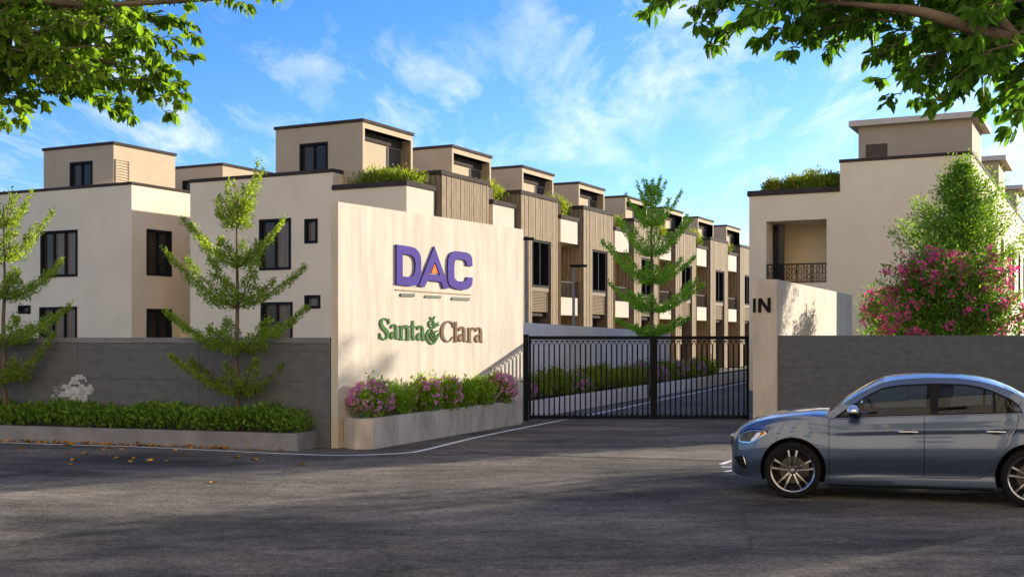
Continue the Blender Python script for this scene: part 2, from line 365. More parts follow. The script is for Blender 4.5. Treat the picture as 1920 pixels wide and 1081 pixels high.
for a, b, c in (((1352, 870), (1374, 862), .09), ((1353, 875), (1380, 875), .12), ((1359, 884), (1382, 880), .08)):
    painted("arrow_stroke", [gp(*a), gp(*b)], c, 0.004, paint_white)

# ================================================================== SIGN WALL
S0 = Vector((-3.03, 20.6, 0)); S1 = Vector((0.256, 27.0, 0)); E = (S1 - S0).normalized(); SN = Vector((E.y, -E.x, 0)); SLEN = (S1 - S0).length
def frame_m(o, ex, n):
    """local axes: x along the wall, y out of the wall towards its back, z up"""
    return Matrix(((ex.x, -n.x, 0, o.x), (ex.y, -n.y, 0, o.y), (0, 0, 1, o.z), (0, 0, 0, 1)))
SM = frame_m(S0, E, SN)
rz_sign = math.atan2(E.y, E.x)
sw = thing("sign_wall", "tall cream board-marked concrete sign wall left of the black gate", "wall", S0, rz_sign)
zt0, zt1 = hz(378, S0.y), hz(430, S1.y)
mb = MB()
mb.add([(0, 0, 0), (SLEN, 0, 0), (SLEN, .15, 0), (0, .15, 0), (0, 0, zt0), (SLEN, 0, zt1), (SLEN, .15, zt1), (0, .15, zt0)],
       [(0, 3, 2, 1), (4, 5, 6, 7), (0, 1, 5, 4), (1, 2, 6, 5), (2, 3, 7, 6), (3, 0, 4, 7)])
mb.build("wall_slab", sign_conc, sw)

def to_sign(zx, zy):                       # drawing coordinates of the lettering -> along the wall, height
    px, py = 690 + zx / 4.325, 430 + zy / 4.325
    s = on_line(px, S0, E); d = S0.y + E.y * s
    return s, hz(py, d)
def plate(name, outer, holes, mat_, parent, t=0.05, conv=to_sign, o=None, back=-0.0005):
    loops = [[conv(*p) for p in lp] for lp in [outer] + list(holes)]
    flat = [p for lp in loops for p in lp]
    tris = tessellate_polygon([[Vector((p[0], p[1], 0)) for p in lp] for lp in loops])
    ox = sum(p[0] for p in loops[0]) / len(loops[0]) if o is None else 0
    v = [(p[0], -t, p[1]) for p in flat] + [(p[0], back, p[1]) for p in flat]; n = len(flat)
    fs = [tuple(q) for q in tris]; k = 0
    for lp in loops:
        m = len(lp)
        for i in range(m): fs.append((k + i, k + (i + 1) % m, n + k + (i + 1) % m, n + k + i))
        k += m
    me = bpy.data.meshes.new(name); me.from_pydata(v, [], fs); me.materials.append(mat_)
    bm = bmesh.new(); bm.from_mesh(me); bmesh.ops.recalc_face_normals(bm, faces=bm.faces[:]); bm.to_mesh(me); bm.free(); me.update()
    return link(name, me, parent)
lg = thing("logo_sign", "large purple block letter sign with small orange triangle on the cream wall", "sign", S0, rz_sign)
def rc(pts, k=4):                          # soften the listed corners by chaikin cutting
    for _ in range(2):
        out = []
        for i in range(len(pts)):
            p, q = pts[i], pts[(i + 1) % len(pts)]
            out += [(p[0] * .75 + q[0] * .25, p[1] * .75 + q[1] * .25), (p[0] * .25 + q[0] * .75, p[1] * .25 + q[1] * .75)]
        pts = out
    return pts
plate("letter", [(220, 122), (330, 138), (372, 152), (401, 181), (417, 218), (421, 270), (419, 345), (411, 405), (395, 438), (368, 455), (335, 459), (220, 447)],
      [[(270, 198), (326, 206), (350, 217), (366, 238), (373, 270), (372, 320), (366, 355), (350, 377), (322, 386), (270, 379)]], purple, lg, .035)
plate("letter", [(528, 138), (648, 476), (602, 478), (584, 426), (474, 412), (448, 466), (400, 460)], [[(532, 262), (572, 370), (490, 361)]], purple, lg, .035)
plate("letter", [(838, 298), (790, 293), (787, 262), (770, 246), (716, 240), (697, 250), (690, 275), (688, 340), (690, 385), (700, 408), (722, 420), (772, 421), (790, 407), (792, 386),
                 (838, 389), (835, 440), (822, 466), (800, 482), (768, 490), (705, 482), (668, 467), (645, 438), (637, 390), (636, 300), (640, 240), (652, 205), (672, 184), (700, 176),
                 (735, 178), (790, 187), (818, 203), (834, 230)], [], purple, lg, .035)
plate("triangle", [(533, 280), (559, 356), (507, 352)], [], orange, lg, .025)
plate("underline", [(220, 484), (832, 526), (832, 532), (222, 491)], [], gold_line, lg, .02)
for a in ([(262, 518), (372, 520), (376, 532), (370, 546), (262, 544), (257, 532)], [(466, 532), (584, 538), (589, 548), (584, 558), (460, 553), (455, 545)],
          [(682, 547), (822, 553), (818, 577), (676, 572), (670, 563)]):
    o = plate("small_plate", a, [], pad_green, lg, .02)

nm = thing("name_sign", "raised green and brown serif name lettering on the cream wall below the purple letters", "sign", S0, rz_sign)
def glyph(name, strokes, mat_, t=0.020):
    mb = MB(); k = 0
    for pts, ws in strokes:
        if not hasattr(ws, '__len__'): ws = [ws] * len(pts)
        P = [(p[0], p[1], w) for p, w in zip(pts, ws)]
        if len(P) > 2:
            P = [tuple(v) for v in spline([Vector(p) for p in P], 5)]
        l, r = [], []
        for i, p in enumerate(P):
            a = P[max(i - 1, 0)]; b = P[min(i + 1, len(P) - 1)]; dx, dy = b[0] - a[0], b[1] - a[1]; q = math.hypot(dx, dy) or 1
            nx, ny = -dy / q * p[2] / 2, dx / q * p[2] / 2
            l.append((p[0] + nx, p[1] + ny)); r.append((p[0] - nx, p[1] - ny))
        tt = t + 0.0012 * k; k += 1
        fl = [to_sign(*q) for q in l]; fr = [to_sign(*q) for q in r]; n = len(fl)
        v = [(a[0], -tt, a[1]) for a in fl] + [(a[0], -tt, a[1]) for a in fr] + [(a[0], 0, a[1]) for a in fl] + [(a[0], 0, a[1]) for a in fr]
        f = []
        for i in range(n - 1):
            f += [(i, i + 1, n + i + 1, n + i), (i, 2 * n + i, 2 * n + i + 1, i + 1), (n + i, n + i + 1, 3 * n + i + 1, 3 * n + i)]
        f += [(0, n, 3 * n, 2 * n), (n - 1, 3 * n - 1, 4 * n - 1, 2 * n - 1)]
        mb.add(v, f)
    o = mb.build(name, mat_, nm)
    bm = bmesh.new(); bm.from_mesh(o.data); bmesh.ops.recalc_face_normals(bm, faces=bm.faces[:]); bm.to_mesh(o.data); bm.free()
    return o
G, B = green_enamel, brown_enamel
glyph("letter", [([(164, 760), (155, 735), (132, 722), (110, 733), (104, 762), (118, 795), (145, 822), (157, 852), (146, 880), (120, 889), (103, 872), (95, 845)], [5, 9, 13, 18, 24, 28, 29, 25, 17, 13, 9, 5]),
                 ([(167, 724), (167, 766)], 8), ([(93, 838), (93, 886)], 8)], G)
def a_letter(x, y, m):
    glyph("letter", [([(x + 4, y + 26), (x + 12, y + 8), (x + 28, y + 2), (x + 42, y + 12), (x + 46, y + 40), (x + 46, y + 95), (x + 52, y + 116), (x + 64, y + 114)], [8, 14, 12, 15, 20, 20, 13, 5]),
                     ([(x + 40, y + 55), (x + 16, y + 64), (x + 5, y + 88), (x + 15, y + 112), (x + 40, y + 100)], [6, 14, 19, 15, 6]), ([(x + 2, y + 22), (x + 13, y + 26)], 14)], m)
a_letter(180, 769, G)
glyph("letter", [([(268, 778), (268, 888)], 21), ([(252, 782), (280, 780)], 8), ([(251, 890), (287, 892)], 7), ([(276, 806), (292, 784), (308, 782), (318, 805), (319, 890)], [7, 14, 19, 21, 21]), ([(304, 893), (338, 895)], 7)], G)
glyph("letter", [([(361, 738), (360, 862), (370, 890), (388, 880)], [14, 20, 15, 5]), ([(340, 784), (390, 789)], 13)], G)
a_letter(394, 780, G)
glyph("emblem", [([(520, 800), (496, 782), (490, 760), (503, 740), (524, 742), (533, 765), (522, 792), (492, 815), (474, 850), (478, 890), (516, 926), (552, 892), (574, 838)], [9, 11, 12, 12, 12, 11, 10, 13, 15, 15, 14, 12, 7]),
                 ([(505, 800), (530, 838), (556, 885)], [10, 13, 10]), ([(518, 740), (508, 722), (500, 708)], [8, 9, 3]), ([(523, 738), (530, 718), (541, 702)], [8, 9, 3]),
                 ([(533, 800), (546, 775), (568, 752)], [7, 9, 5]), ([(546, 782), (560, 780), (572, 768)], [7, 10, 4]), ([(490, 846), (508, 880), (532, 906)], [6, 8, 4]), ([(503, 832), (522, 866), (546, 890)], [6, 8, 4]),
                 ([(535, 838), (555, 822), (572, 820)], [6, 8, 4]), ([(510, 762), (514, 772)], 9)], G)
glyph("letter", [([(686, 790), (676, 758), (652, 746), (622, 755), (602, 790), (596, 830), (606, 878), (632, 906), (662, 900), (684, 868)], [5, 9, 13, 17, 22, 24, 21, 14, 10, 5]), ([(688, 752), (688, 794)], 7)], B)
glyph("letter", [([(708, 748), (708, 905)], 20), ([(694, 752), (716, 750)], 7), ([(692, 906), (725, 908)], 7)], B)
a_letter(731, 789, B)
glyph("letter", [([(820, 795), (820, 908)], 20), ([(804, 799), (828, 797)], 7), ([(804, 910), (840, 912)], 7), ([(828, 822), (840, 802), (856, 800)], [6, 12, 16]), ([(851, 798), (858, 812)], 14)], B)
a_letter(866, 795, B)

# planter box in front of the sign wall
f0 = gp(642, 838); f1 = gp(665, 842); f2 = gp(700, 841.5); f3 = gp(978, 794)
base = [f0, f0.lerp(f1, .5) + Vector((0, -.03, 0)), f1, f2, f3]
back0 = S0 + E * on_line(642, S0 + SN * .003, E) + SN * .003; back1 = S0 + E * (SLEN - .02) + SN * .003
pl = thing("planter", "warm grey concrete planter with rounded end at the foot of the cream sign wall", "planter")
PH_ = 0.53
outer = [Vector(p) for p in base] + [back1, back0]
ce = sum(outer, Vector()) / len(outer)
mb = MB()
inner = []
fr = [Vector(p) for p in base]
for i, p in enumerate(fr):
    t = (fr[min(i + 1, len(fr) - 1)] - fr[max(i - 1, 0)]).normalized(); nn = Vector((-t.y, t.x, 0)); inner.append(p + nn * .11)
for i in range(len(fr) - 1):
    a, b, c, d = fr[i], fr[i + 1], inner[i + 1], inner[i]; z = Vector((0, 0, PH_))
    mb.quad(a, b, b + z, a + z); mb.quad(d, d + z, c + z, c); mb.quad(a + z, b + z, c + z, d + z)
z = Vector((0, 0, PH_)); mb.quad(back0, fr[0], fr[0] + z, back0 + z); mb.quad(fr[-1], back1, back1 + z, fr[-1] + z)
mb.build("planter_wall", warm_conc, pl, smooth=True, sharp=50)
mb = MB(); mb.add([tuple(p + Vector((0, 0, PH_ - .06))) for p in inner + [back1, back0]], [tuple(range(len(inner) + 2))]); mb.build("soil", soil, pl)
SIGN_PLANTER = (inner, back0, back1)

# ================================================================== LEFT DARK WALL AND PLANTER
D0 = S0 - SN * 0.155; DE = Vector((-.9527, .304, 0)).normalized(); DNF = Vector((-DE.y * -1, 0, 0))
DNF = Vector((DE.y, -DE.x, 0)); 
if DNF.y > 0: DNF = -DNF                    # towards the street
rz_dark = math.atan2(-DE.y, -DE.x)          # local +x runs back towards the sign wall
DL = 13.2
dw = thing("boundary_wall", "long charcoal wall behind the left hedge with a pale painted patch", "wall", D0 + DE * DL, rz_dark)
mb = MB(); mb.box(0.02, DL - .01, .022, .2, 0, 1.83); mb.build("wall_core", charcoal2, dw)
def panel_set(parent, x0, x1, levels, pw, mat_, y0=0.0, y1=.022, gap=.006, proto={}):
    n = max(1, round((x1 - x0) / pw)); w = (x1 - x0) / n
    for j in range(len(levels) - 1):
        mb = MB(); mb.box(gap / 2, w - gap / 2, y0, y1, 0, levels[j + 1] - levels[j] - gap)
        me = None
        for i in range(n):
            if me is None: o = mb.build("panel", mat_, parent, loc=(x0 + i * w, 0, levels[j])); me = o.data
            else: o = link("panel", me, parent, (x0 + i * w, 0, levels[j]))
panel_set(dw, 0.02, DL - .01, [0.0, .62, 1.16, 1.70, 1.83], 2.4, charcoal)
panel_set(dw, 0.02, DL - .01, [1.833, 1.93], 2.4, coping_mat, -.018, .218, .004)
# whitewash patch, rows of small strokes
pat = MB(); rnd = random.Random(5)
def on_dark(px, py):
    o = D0 + DNF * 0.004; s = on_line(px, o, DE); d = o.y + DE.y * s; return DL - s, hz(py, d)
ys = [702, 706, 710.5, 715, 720, 724, 728, 733, 738.5, 744, 750, 757]
ext = [(141, 155), (135, 160), (131, 163), (130, 164), (117, 172), (115, 175), (121, 175.5), (113, 172), (110, 164.5), (131, 165), (131, 164)]
for (y0, y1), (xa, xb) in zip(zip(ys[:-1], ys[1:]), ext):
    x = xa + rnd.uniform(-1.5, 1.5)
    while x < xb - 1:
        w = min(rnd.uniform(6, 17), xb - x); g = rnd.choice([0, 0, .5, .9]); q = rnd.choice([0, 0, .25, .6])
        pts = [on_dark(x, y1 - q), on_dark(x + w - g, y1 - q), on_dark(x + w - g, y0), on_dark(x, y0)]
        if rnd.random() > .07: pat.quad(*[(p[0], -.004, p[1]) for p in pts])
        x += w
for k in range(14):
    x, y = rnd.uniform(92, 116), rnd.uniform(722, 746); w, h = rnd.uniform(1.5, 6), rnd.uniform(.8, 2)
    pat.quad(*[(p[0], -.004, p[1]) for p in (on_dark(x, y + h), on_dark(x + w, y + h), on_dark(x + w, y), on_dark(x, y))])
pat.build("paint_patch", patch_white, dw)

Q0 = gp(557, 845); QE = (gp(0, 826.5) - Q0).normalized(); QN = Vector((QE.y, -QE.x, 0))
if QN.y > 0: QN = -QN
QL = 11.5
rz_q = math.atan2(-QE.y, -QE.x)
lp = thing("planter", "long low charcoal planter box along the left boundary wall", "planter", Q0 + QE * QL, rz_q)
seg = [0, 1.6, 4.0, 6.4, 8.3, 10.0, QL]
for a, b in zip(seg[:-1], seg[1:]):
    mb = MB(); mb.box(a + .002, b - .002, 0, .10, 0, .295); mb.build("panel", grey_conc, lp)
mb = MB(); mb.box(QL - .10, QL + .001, .1005, .70, 0, .2955); mb.build("end_panel", grey_conc, lp)
mb = MB(); mb.box(0, QL - .10, .1, .71, 0, .24); mb.build("soil", soil, lp)
def in_left_planter(x, y, z): return (Q0 + QE * (QL - x)) - QN * y + Vector((0, 0, z))

# ================================================================== GATE
GY = 27.5
def gx(px): return (px - CX) * GY / FPX
post = thing("gate_post", "square black steel gate post beside the cream sign wall", "post", (gx(984.5), GY - .12, 0))
mb = MB(); mb.box(-.08, .08, -.08, .08, 0, 1.97, bev=.006); mb.build("post_shaft", black_metal, post)
mb = MB(); mb.box(-.09, .09, -.09, .09, 1.97, 1.99); mb.build("post_cap", black_metal, post)
def bar_mesh():
    mb = MB(); mb.box(-.016, .016, -.014, .014, .11, 1.72)
    for s in (-1, 1):
        mb.tube([(0, 0, 1.715), (s * .030, 0, 1.79), (s * .06, 0, 1.84)], .011, 5)
        mb.tube([(0, 0, .17), (s * .035, 0, .115)], .009, 5)
    return mb
BAR = None
def gate_leaf(label, x0, x1, thick_left, thick_right):
    global BAR
    g = thing("gate_leaf", label, "gate", (x0, GY, 0), group=None); w = x1 - x0
    mb = MB(); mb.box(0, w, -.03, .03, 1.875, 1.955, bev=.004); mb.build("top_rail", black_metal, g)
    mb = MB(); mb.box(0, w, -.02, .02, 1.835, 1.853); mb.build("upper_rail", black_metal, g)
    mb = MB(); mb.box(0, w, -.03, .03, .03, .11, bev=.004); mb.build("bottom_rail", black_metal, g)
    mb = MB(); mb.box(0, thick_left, -.034, .034, .02, 1.958, bev=.004); mb.build("stile", black_metal, g)
    mb = MB(); mb.box(w - thick_right, w, -.034, .034, .02, 1.958, bev=.004); mb.build("stile", black_metal, g)
    a, b = thick_left, w - thick_right; n = round((b - a) / .1215)
    for i in range(n):
        x = a + (i + .5) * (b - a) / n
        if BAR is None: o = bar_mesh().build("bar", black_metal, g, loc=(x, 0, 0)); BAR = o.data
        else: link("bar", BAR, g, (x, 0, 0))
    return g
gate_leaf("wide black barred gate leaf with pointed tops next to the cream sign wall", gx(991.5), gx(1226) - .003, .05, .075)
gate_leaf("narrower black barred gate leaf with pointed tops next to the pillar marked IN", gx(1226) + .003, gx(1404), .075, .05)

# ================================================================== ENTRY PILLAR WALL, RIGHT WALL
I0 = at(1456.5, 27.0); IE = (at(1598, 37.4) - I0).normalized(); IN_ = Vector((IE.y, -IE.x, 0)); ILEN = 11.4
ZI = 3.25
iw = thing("entrance_wall", "cream concrete entrance wall right of the gate with dappled plant shadow", "wall", I0, 0)
mb = MB(); p3 = IE * ILEN; xl = gx(1404.5) - I0.x - .01
poly = [(xl, 0), (0, 0), (p3.x, p3.y), (p3.x + xl, p3.y)]
mb.prism(poly, 0, ZI); mb.build("wall_slab", sign_conc, iw)
lt = thing("letters_sign", "black letters IN mounted on the entrance pillar right of the gate", "sign", (I0.x, I0.y, 0))
def to_pillar(px, py): return (px - 1456.5) * 27.0 / FPX, hz(py, 27.0)
plate("letter", [(1411.5, 559.5), (1416.5, 559), (1416.5, 585.5), (1411.5, 585.5)], [], black_metal, lt, .035, to_pillar, o=1)
plate("letter", [(1421.5, 559), (1427, 558.5), (1439, 575.5), (1439, 558), (1444.5, 558), (1444.5, 585.5), (1439.5, 585.5), (1427, 568.5), (1427, 585.5), (1421.5, 585.5)], [], black_metal, lt, .035, to_pillar, o=1)

RY = 27.12
rw = thing("boundary_wall", "charcoal wall behind the parked car right of the entrance pillar", "wall", (at(1457.5, RY).x, RY, 0), 0)
mb = MB(); mb.box(0.003, 24, .022, .25, 0, 1.95); mb.build("wall_core", charcoal2, rw)
panel_set(rw, 0.003, 24.0, [0.0, .62, 1.24, 1.86, 1.975], 3.0, charcoal)

# ================================================================== INNER WALL AND PLANTER
N0 = gp(993, 784); N1 = gp(1222, 747); N2 = gp(1400, 711)
ipd = (gp(1400, 712) - N0).normalized(); ipn = Vector((ipd.y, -ipd.x, 0)); IPL = 34.0
ip = thing("planter", "long pale kerb planter along the inner drive seen through the gate", "planter", N0, math.atan2(ipd.y, ipd.x))
for k in range(17):
    mb = MB(); mb.box(k * 2 + .004, k * 2 + 1.996, 0, .12, 0, .40); mb.build("kerb_panel", pale_wall, ip)
mb = MB(); mb.box(0, IPL, .121, 1.1, 0, .34); mb.build("soil", soil, ip)
W0 = N0 - ipn * 1.16; wd = ipd; WLn = on_line(1257, W0, wd); _s = on_line(985, W0, wd)
HA = hz(602, W0.y + wd.y * _s); HB = hz(622, W0.y + wd.y * WLn)
nw = thing("garden_wall", "pale plastered wall inside the compound behind the gate", "wall", W0, math.atan2(wd.y, wd.x))
mb = MB(); mb.add([(0, 0, 0), (WLn, 0, 0), (WLn, .2, 0), (0, .2, 0), (0, 0, HA), (WLn, 0, HB), (WLn, .2, HB), (0, .2, HA)],
       [(0, 3, 2, 1), (4, 5, 6, 7), (0, 1, 5, 4), (1, 2, 6, 5), (2, 3, 7, 6), (3, 0, 4, 7)]); mb.build("wall_slab", pale_wall, nw)

def lamp(px, d, h, arm, label):
    p = at(px, d); g = thing("street_lamp", label, "street lamp", p, 0, "street lamps inside the compound")
    mb = MB(); mb.tube([(0, 0, 0), (0, 0, h)], [.055, .04], 8); mb.build("pole", grey_conc, g)
    mb = MB(); mb.box(-.12, arm, -.06, .06, h - .11, h - .03, bev=.01); mb.build("lamp_head", black_metal, g)
lamp(1075.5, 37, hz(494, 37), .42, "street lamp with short flat arm standing in front of the second timber bay")
lamp(987, 34, hz(443, 34), .22, "street lamp pole close to the right edge of the cream sign wall")
# ================================================================== HOUSES
AX = VR                                         # house-local x (to the right), y = U (along the row)
def gable_xz(O, px, py):
    r = (px - CX) / FPX; x = (r * O.y - O.x) / (AX.x - r * AX.y); d = O.y + AX.y * x
    return x, hz(py, d)
def gable_rect(O, x0, x1, y0, y1):
    a, zt = gable_xz(O, x0, (y0)); b, zt2 = gable_xz(O, x1, y0); _, zb = gable_xz(O, (x0 + x1) / 2, y1); _, zm = gable_xz(O, (x0 + x1) / 2, y0)
    return (a, b, zb, zm)
def window(parent, o, ax, n, rect, panes, recess=.10, fw=.07, pm=None, name="window"):
    """frame bars with mullions as one part, each pane its sub-part; rect = along, along, z, z"""
    o = Vector(o); ax = Vector(ax); n = Vector(n); a, b, c, d = rect
    M = Matrix(((ax.x, -n.x, 0, o.x), (ax.y, -n.y, 0, o.y), (0, 0, 1, o.z), (0, 0, 0, 1)))
    mb = MB(); y0, y1 = -.025, recess + .02
    mb.box(a - .02, b + .02, y0, y1, d - fw, d + .02, M=M); mb.box(a - .02, b + .02, y0, y1, c - .02, c + fw, M=M)
    mb.box(a - .02, a + fw, y0, y1, c + fw, d - fw, M=M); mb.box(b - fw, b + .02, y0, y1, c + fw, d - fw, M=M)
    ia, ib = a + fw, b - fw; w = (ib - ia) / panes
    for i in range(1, panes): mb.box(ia + i * w - .035, ia + i * w + .035, .02, y1 - .004, c + fw, d - fw, M=M)
    f = mb.build(name, frame_mat, parent)
    for i in range(panes):
        g = MB(); x0, x1 = ia + i * w + (.035 if i else 0), ia + (i + 1) * w - (.035 if i < panes - 1 else 0)
        yy = recess - .01 - .012 * (i % 2)
        g.box(x0, x1, yy, yy + .008, c + fw, d - fw, M=M); q = g.build("pane", pm[i % len(pm)] if pm else pane_mat, f)
    return f
def louvre(parent, o, ax, n, rect, k, mat_, name="vent"):
    o = Vector(o); ax = Vector(ax); n = Vector(n); a, b, c, d = rect
    M = Matrix(((ax.x, -n.x, 0, o.x), (ax.y, -n.y, 0, o.y), (0, 0, 1, o.z), (0, 0, 0, 1)))
    mb = MB(); h = (d - c) / k
    for i in range(k):
        z = c + i * h
        mb.add([M @ Vector(p) for p in ((a, -.03, z + h * .15), (b, -.03, z + h * .15), (b, .02, z + h * .95), (a, .02, z + h * .95), (a, -.03, z + h * .38), (b, -.03, z + h * .38), (b, .03, z + h * 1.1), (a, .03, z + h * 1.1))],
               [(0, 1, 5, 4), (4, 5, 6, 7), (0, 3, 2, 1), (0, 4, 7, 3), (1, 2, 6, 5)])
    mb.box(a - .03, a, -.035, .03, c, d, M=M); mb.box(b, b + .03, -.035, .03, c, d, M=M); mb.box(a - .03, b + .03, -.035, .03, d, d + .035, M=M)
    return tag(mb.build(name, mat_, parent))
X_, Y_, Z_ = Vector((1, 0, 0)), Vector((0, 1, 0)), Vector((0, 0, 1))
def cap_box(mb, x0, x1, y0, y1, z0, z1, e=.04): mb.box(x0 - e, x1 + e, y0 - e, y1 + e, z0, z1)
def ring_cap(mb, x0, x1, y0, y1, z0, z1, w=.22, e=.03):
    """parapet: four butt-jointed lengths"""
    mb.box(x0 - e, x1 + e, y0 - e, y0 + w, z0, z1); mb.box(x0 - e, x1 + e, y1 - w, y1 + e, z0, z1)
    mb.box(x0 - e, x0 + w, y0 + w, y1 - w, z0, z1); mb.box(x1 - w, x1 + e, y0 + w, y1 - w, z0, z1)
PITCH = 6.25
def penthouse(t, x0, x1, y0, y1, z0, z1, win=None, vent=None, portal=True, m=tan_stucco, cap=cap_mat, over=.05, ch=.11):
    mb = MB(); holes = [win] if win else []
    mb.wall((0, y0, 0), X_, -Y_, x0, x1, z0, z1, holes, .12)                      # gable side
    mb.quad((x0, y1, z0), (x0, y0, z0), (x0, y0, z1), (x0, y1, z1)); mb.quad((x1, y1, z0), (x0, y1, z0), (x0, y1, z1), (x1, y1, z1))
    if portal:                                                                    # deep framed front
        f, tp, dp = .13, .20, .42
        mb.wall((x1, 0, 0), Y_, X_, y0, y1, z0, z1, [(y0 + f, y1 - f, z0 - 1, z1 - tp)], dp)
        mb.quad((x1 - dp, y0, z0), (x1 - dp, y1, z0), (x1 - dp, y1, z1 - .1), (x1 - dp, y0, z1 - .1))
        mb.quad((x1, y0 + f, z0), (x1, y0 + f, z1 - tp), (x1 - dp, y0 + f, z1 - tp), (x1 - dp, y0 + f, z0)); mb.quad((x1, y1 - f, z1 - tp), (x1, y1 - f, z0), (x1 - dp, y1 - f, z0), (x1 - dp, y1 - f, z1 - tp))
        mb.quad((x1, y0 + f, z1 - tp), (x1, y1 - f, z1 - tp), (x1 - dp, y1 - f, z1 - tp), (x1 - dp, y0 + f, z1 - tp))
    else:
        mb.wall((x1, 0, 0), Y_, X_, y0, y1, z0, z1, [], .1)
    mb.quad((x0, y0, z1), (x1, y0, z1), (x1, y1, z1), (x0, y1, z1))
    ph = mb.build("penthouse", m, t)
    mb = MB(); mb.box(x0 - over, x1 + over, y0 - over, y1 + over, z1 + .002, z1 + ch); mb.build("roof_slab", cap, ph)
    if portal:
        mb = MB(); mb.box(x1 - .419, x1 - .36, y0 + f + .01, y1 - f - .01, z1 - tp - .30, z1 - tp - .01); mb.build("vent_strip", cap_mat, ph)
        mb = MB(); mb.box(x1 - .419, x1 - .40, y1 - f - 1.0, y1 - f - .05, z0, z1 - tp - .35); mb.build("door", recess_mat, ph)
    if win: window(ph, (0, y0, 0), X_, -Y_, win, 2, .10, .07, [pane_mat, glass_dark])
    if vent: louvre(ph, (x1, 0, 0), Y_, X_, vent, 14, tan_stucco)
    return ph
def slats(mb, o, ax, n, s0, s1, z0, z1, pitch=.125, holes=()):
    o = Vector(o); ax = Vector(ax); n = Vector(n)
    M = Matrix(((ax.x, -n.x, 0, o.x), (ax.y, -n.y, 0, o.y), (0, 0, 1, 0), (0, 0, 0, 1)))
    k = max(1, round((s1 - s0) / pitch)); p = (s1 - s0) / k; rr = random.Random(int(s1 * 100))
    for i in range(k):
        a, b = s0 + i * p + .014, s0 + (i + 1) * p - .014; y = -.045 - rr.uniform(0, .014); c = (a + b) / 2
        lo = z0
        for h in sorted(holes, key=lambda q: q[2]):
            if h[0] - .02 < c < h[1] + .02:
                if h[2] > lo: mb.box(a, b, y, .001, lo, h[2], M=M)
                lo = h[3]
        if lo < z1: mb.box(a, b, y, .001, lo, z1, M=M)

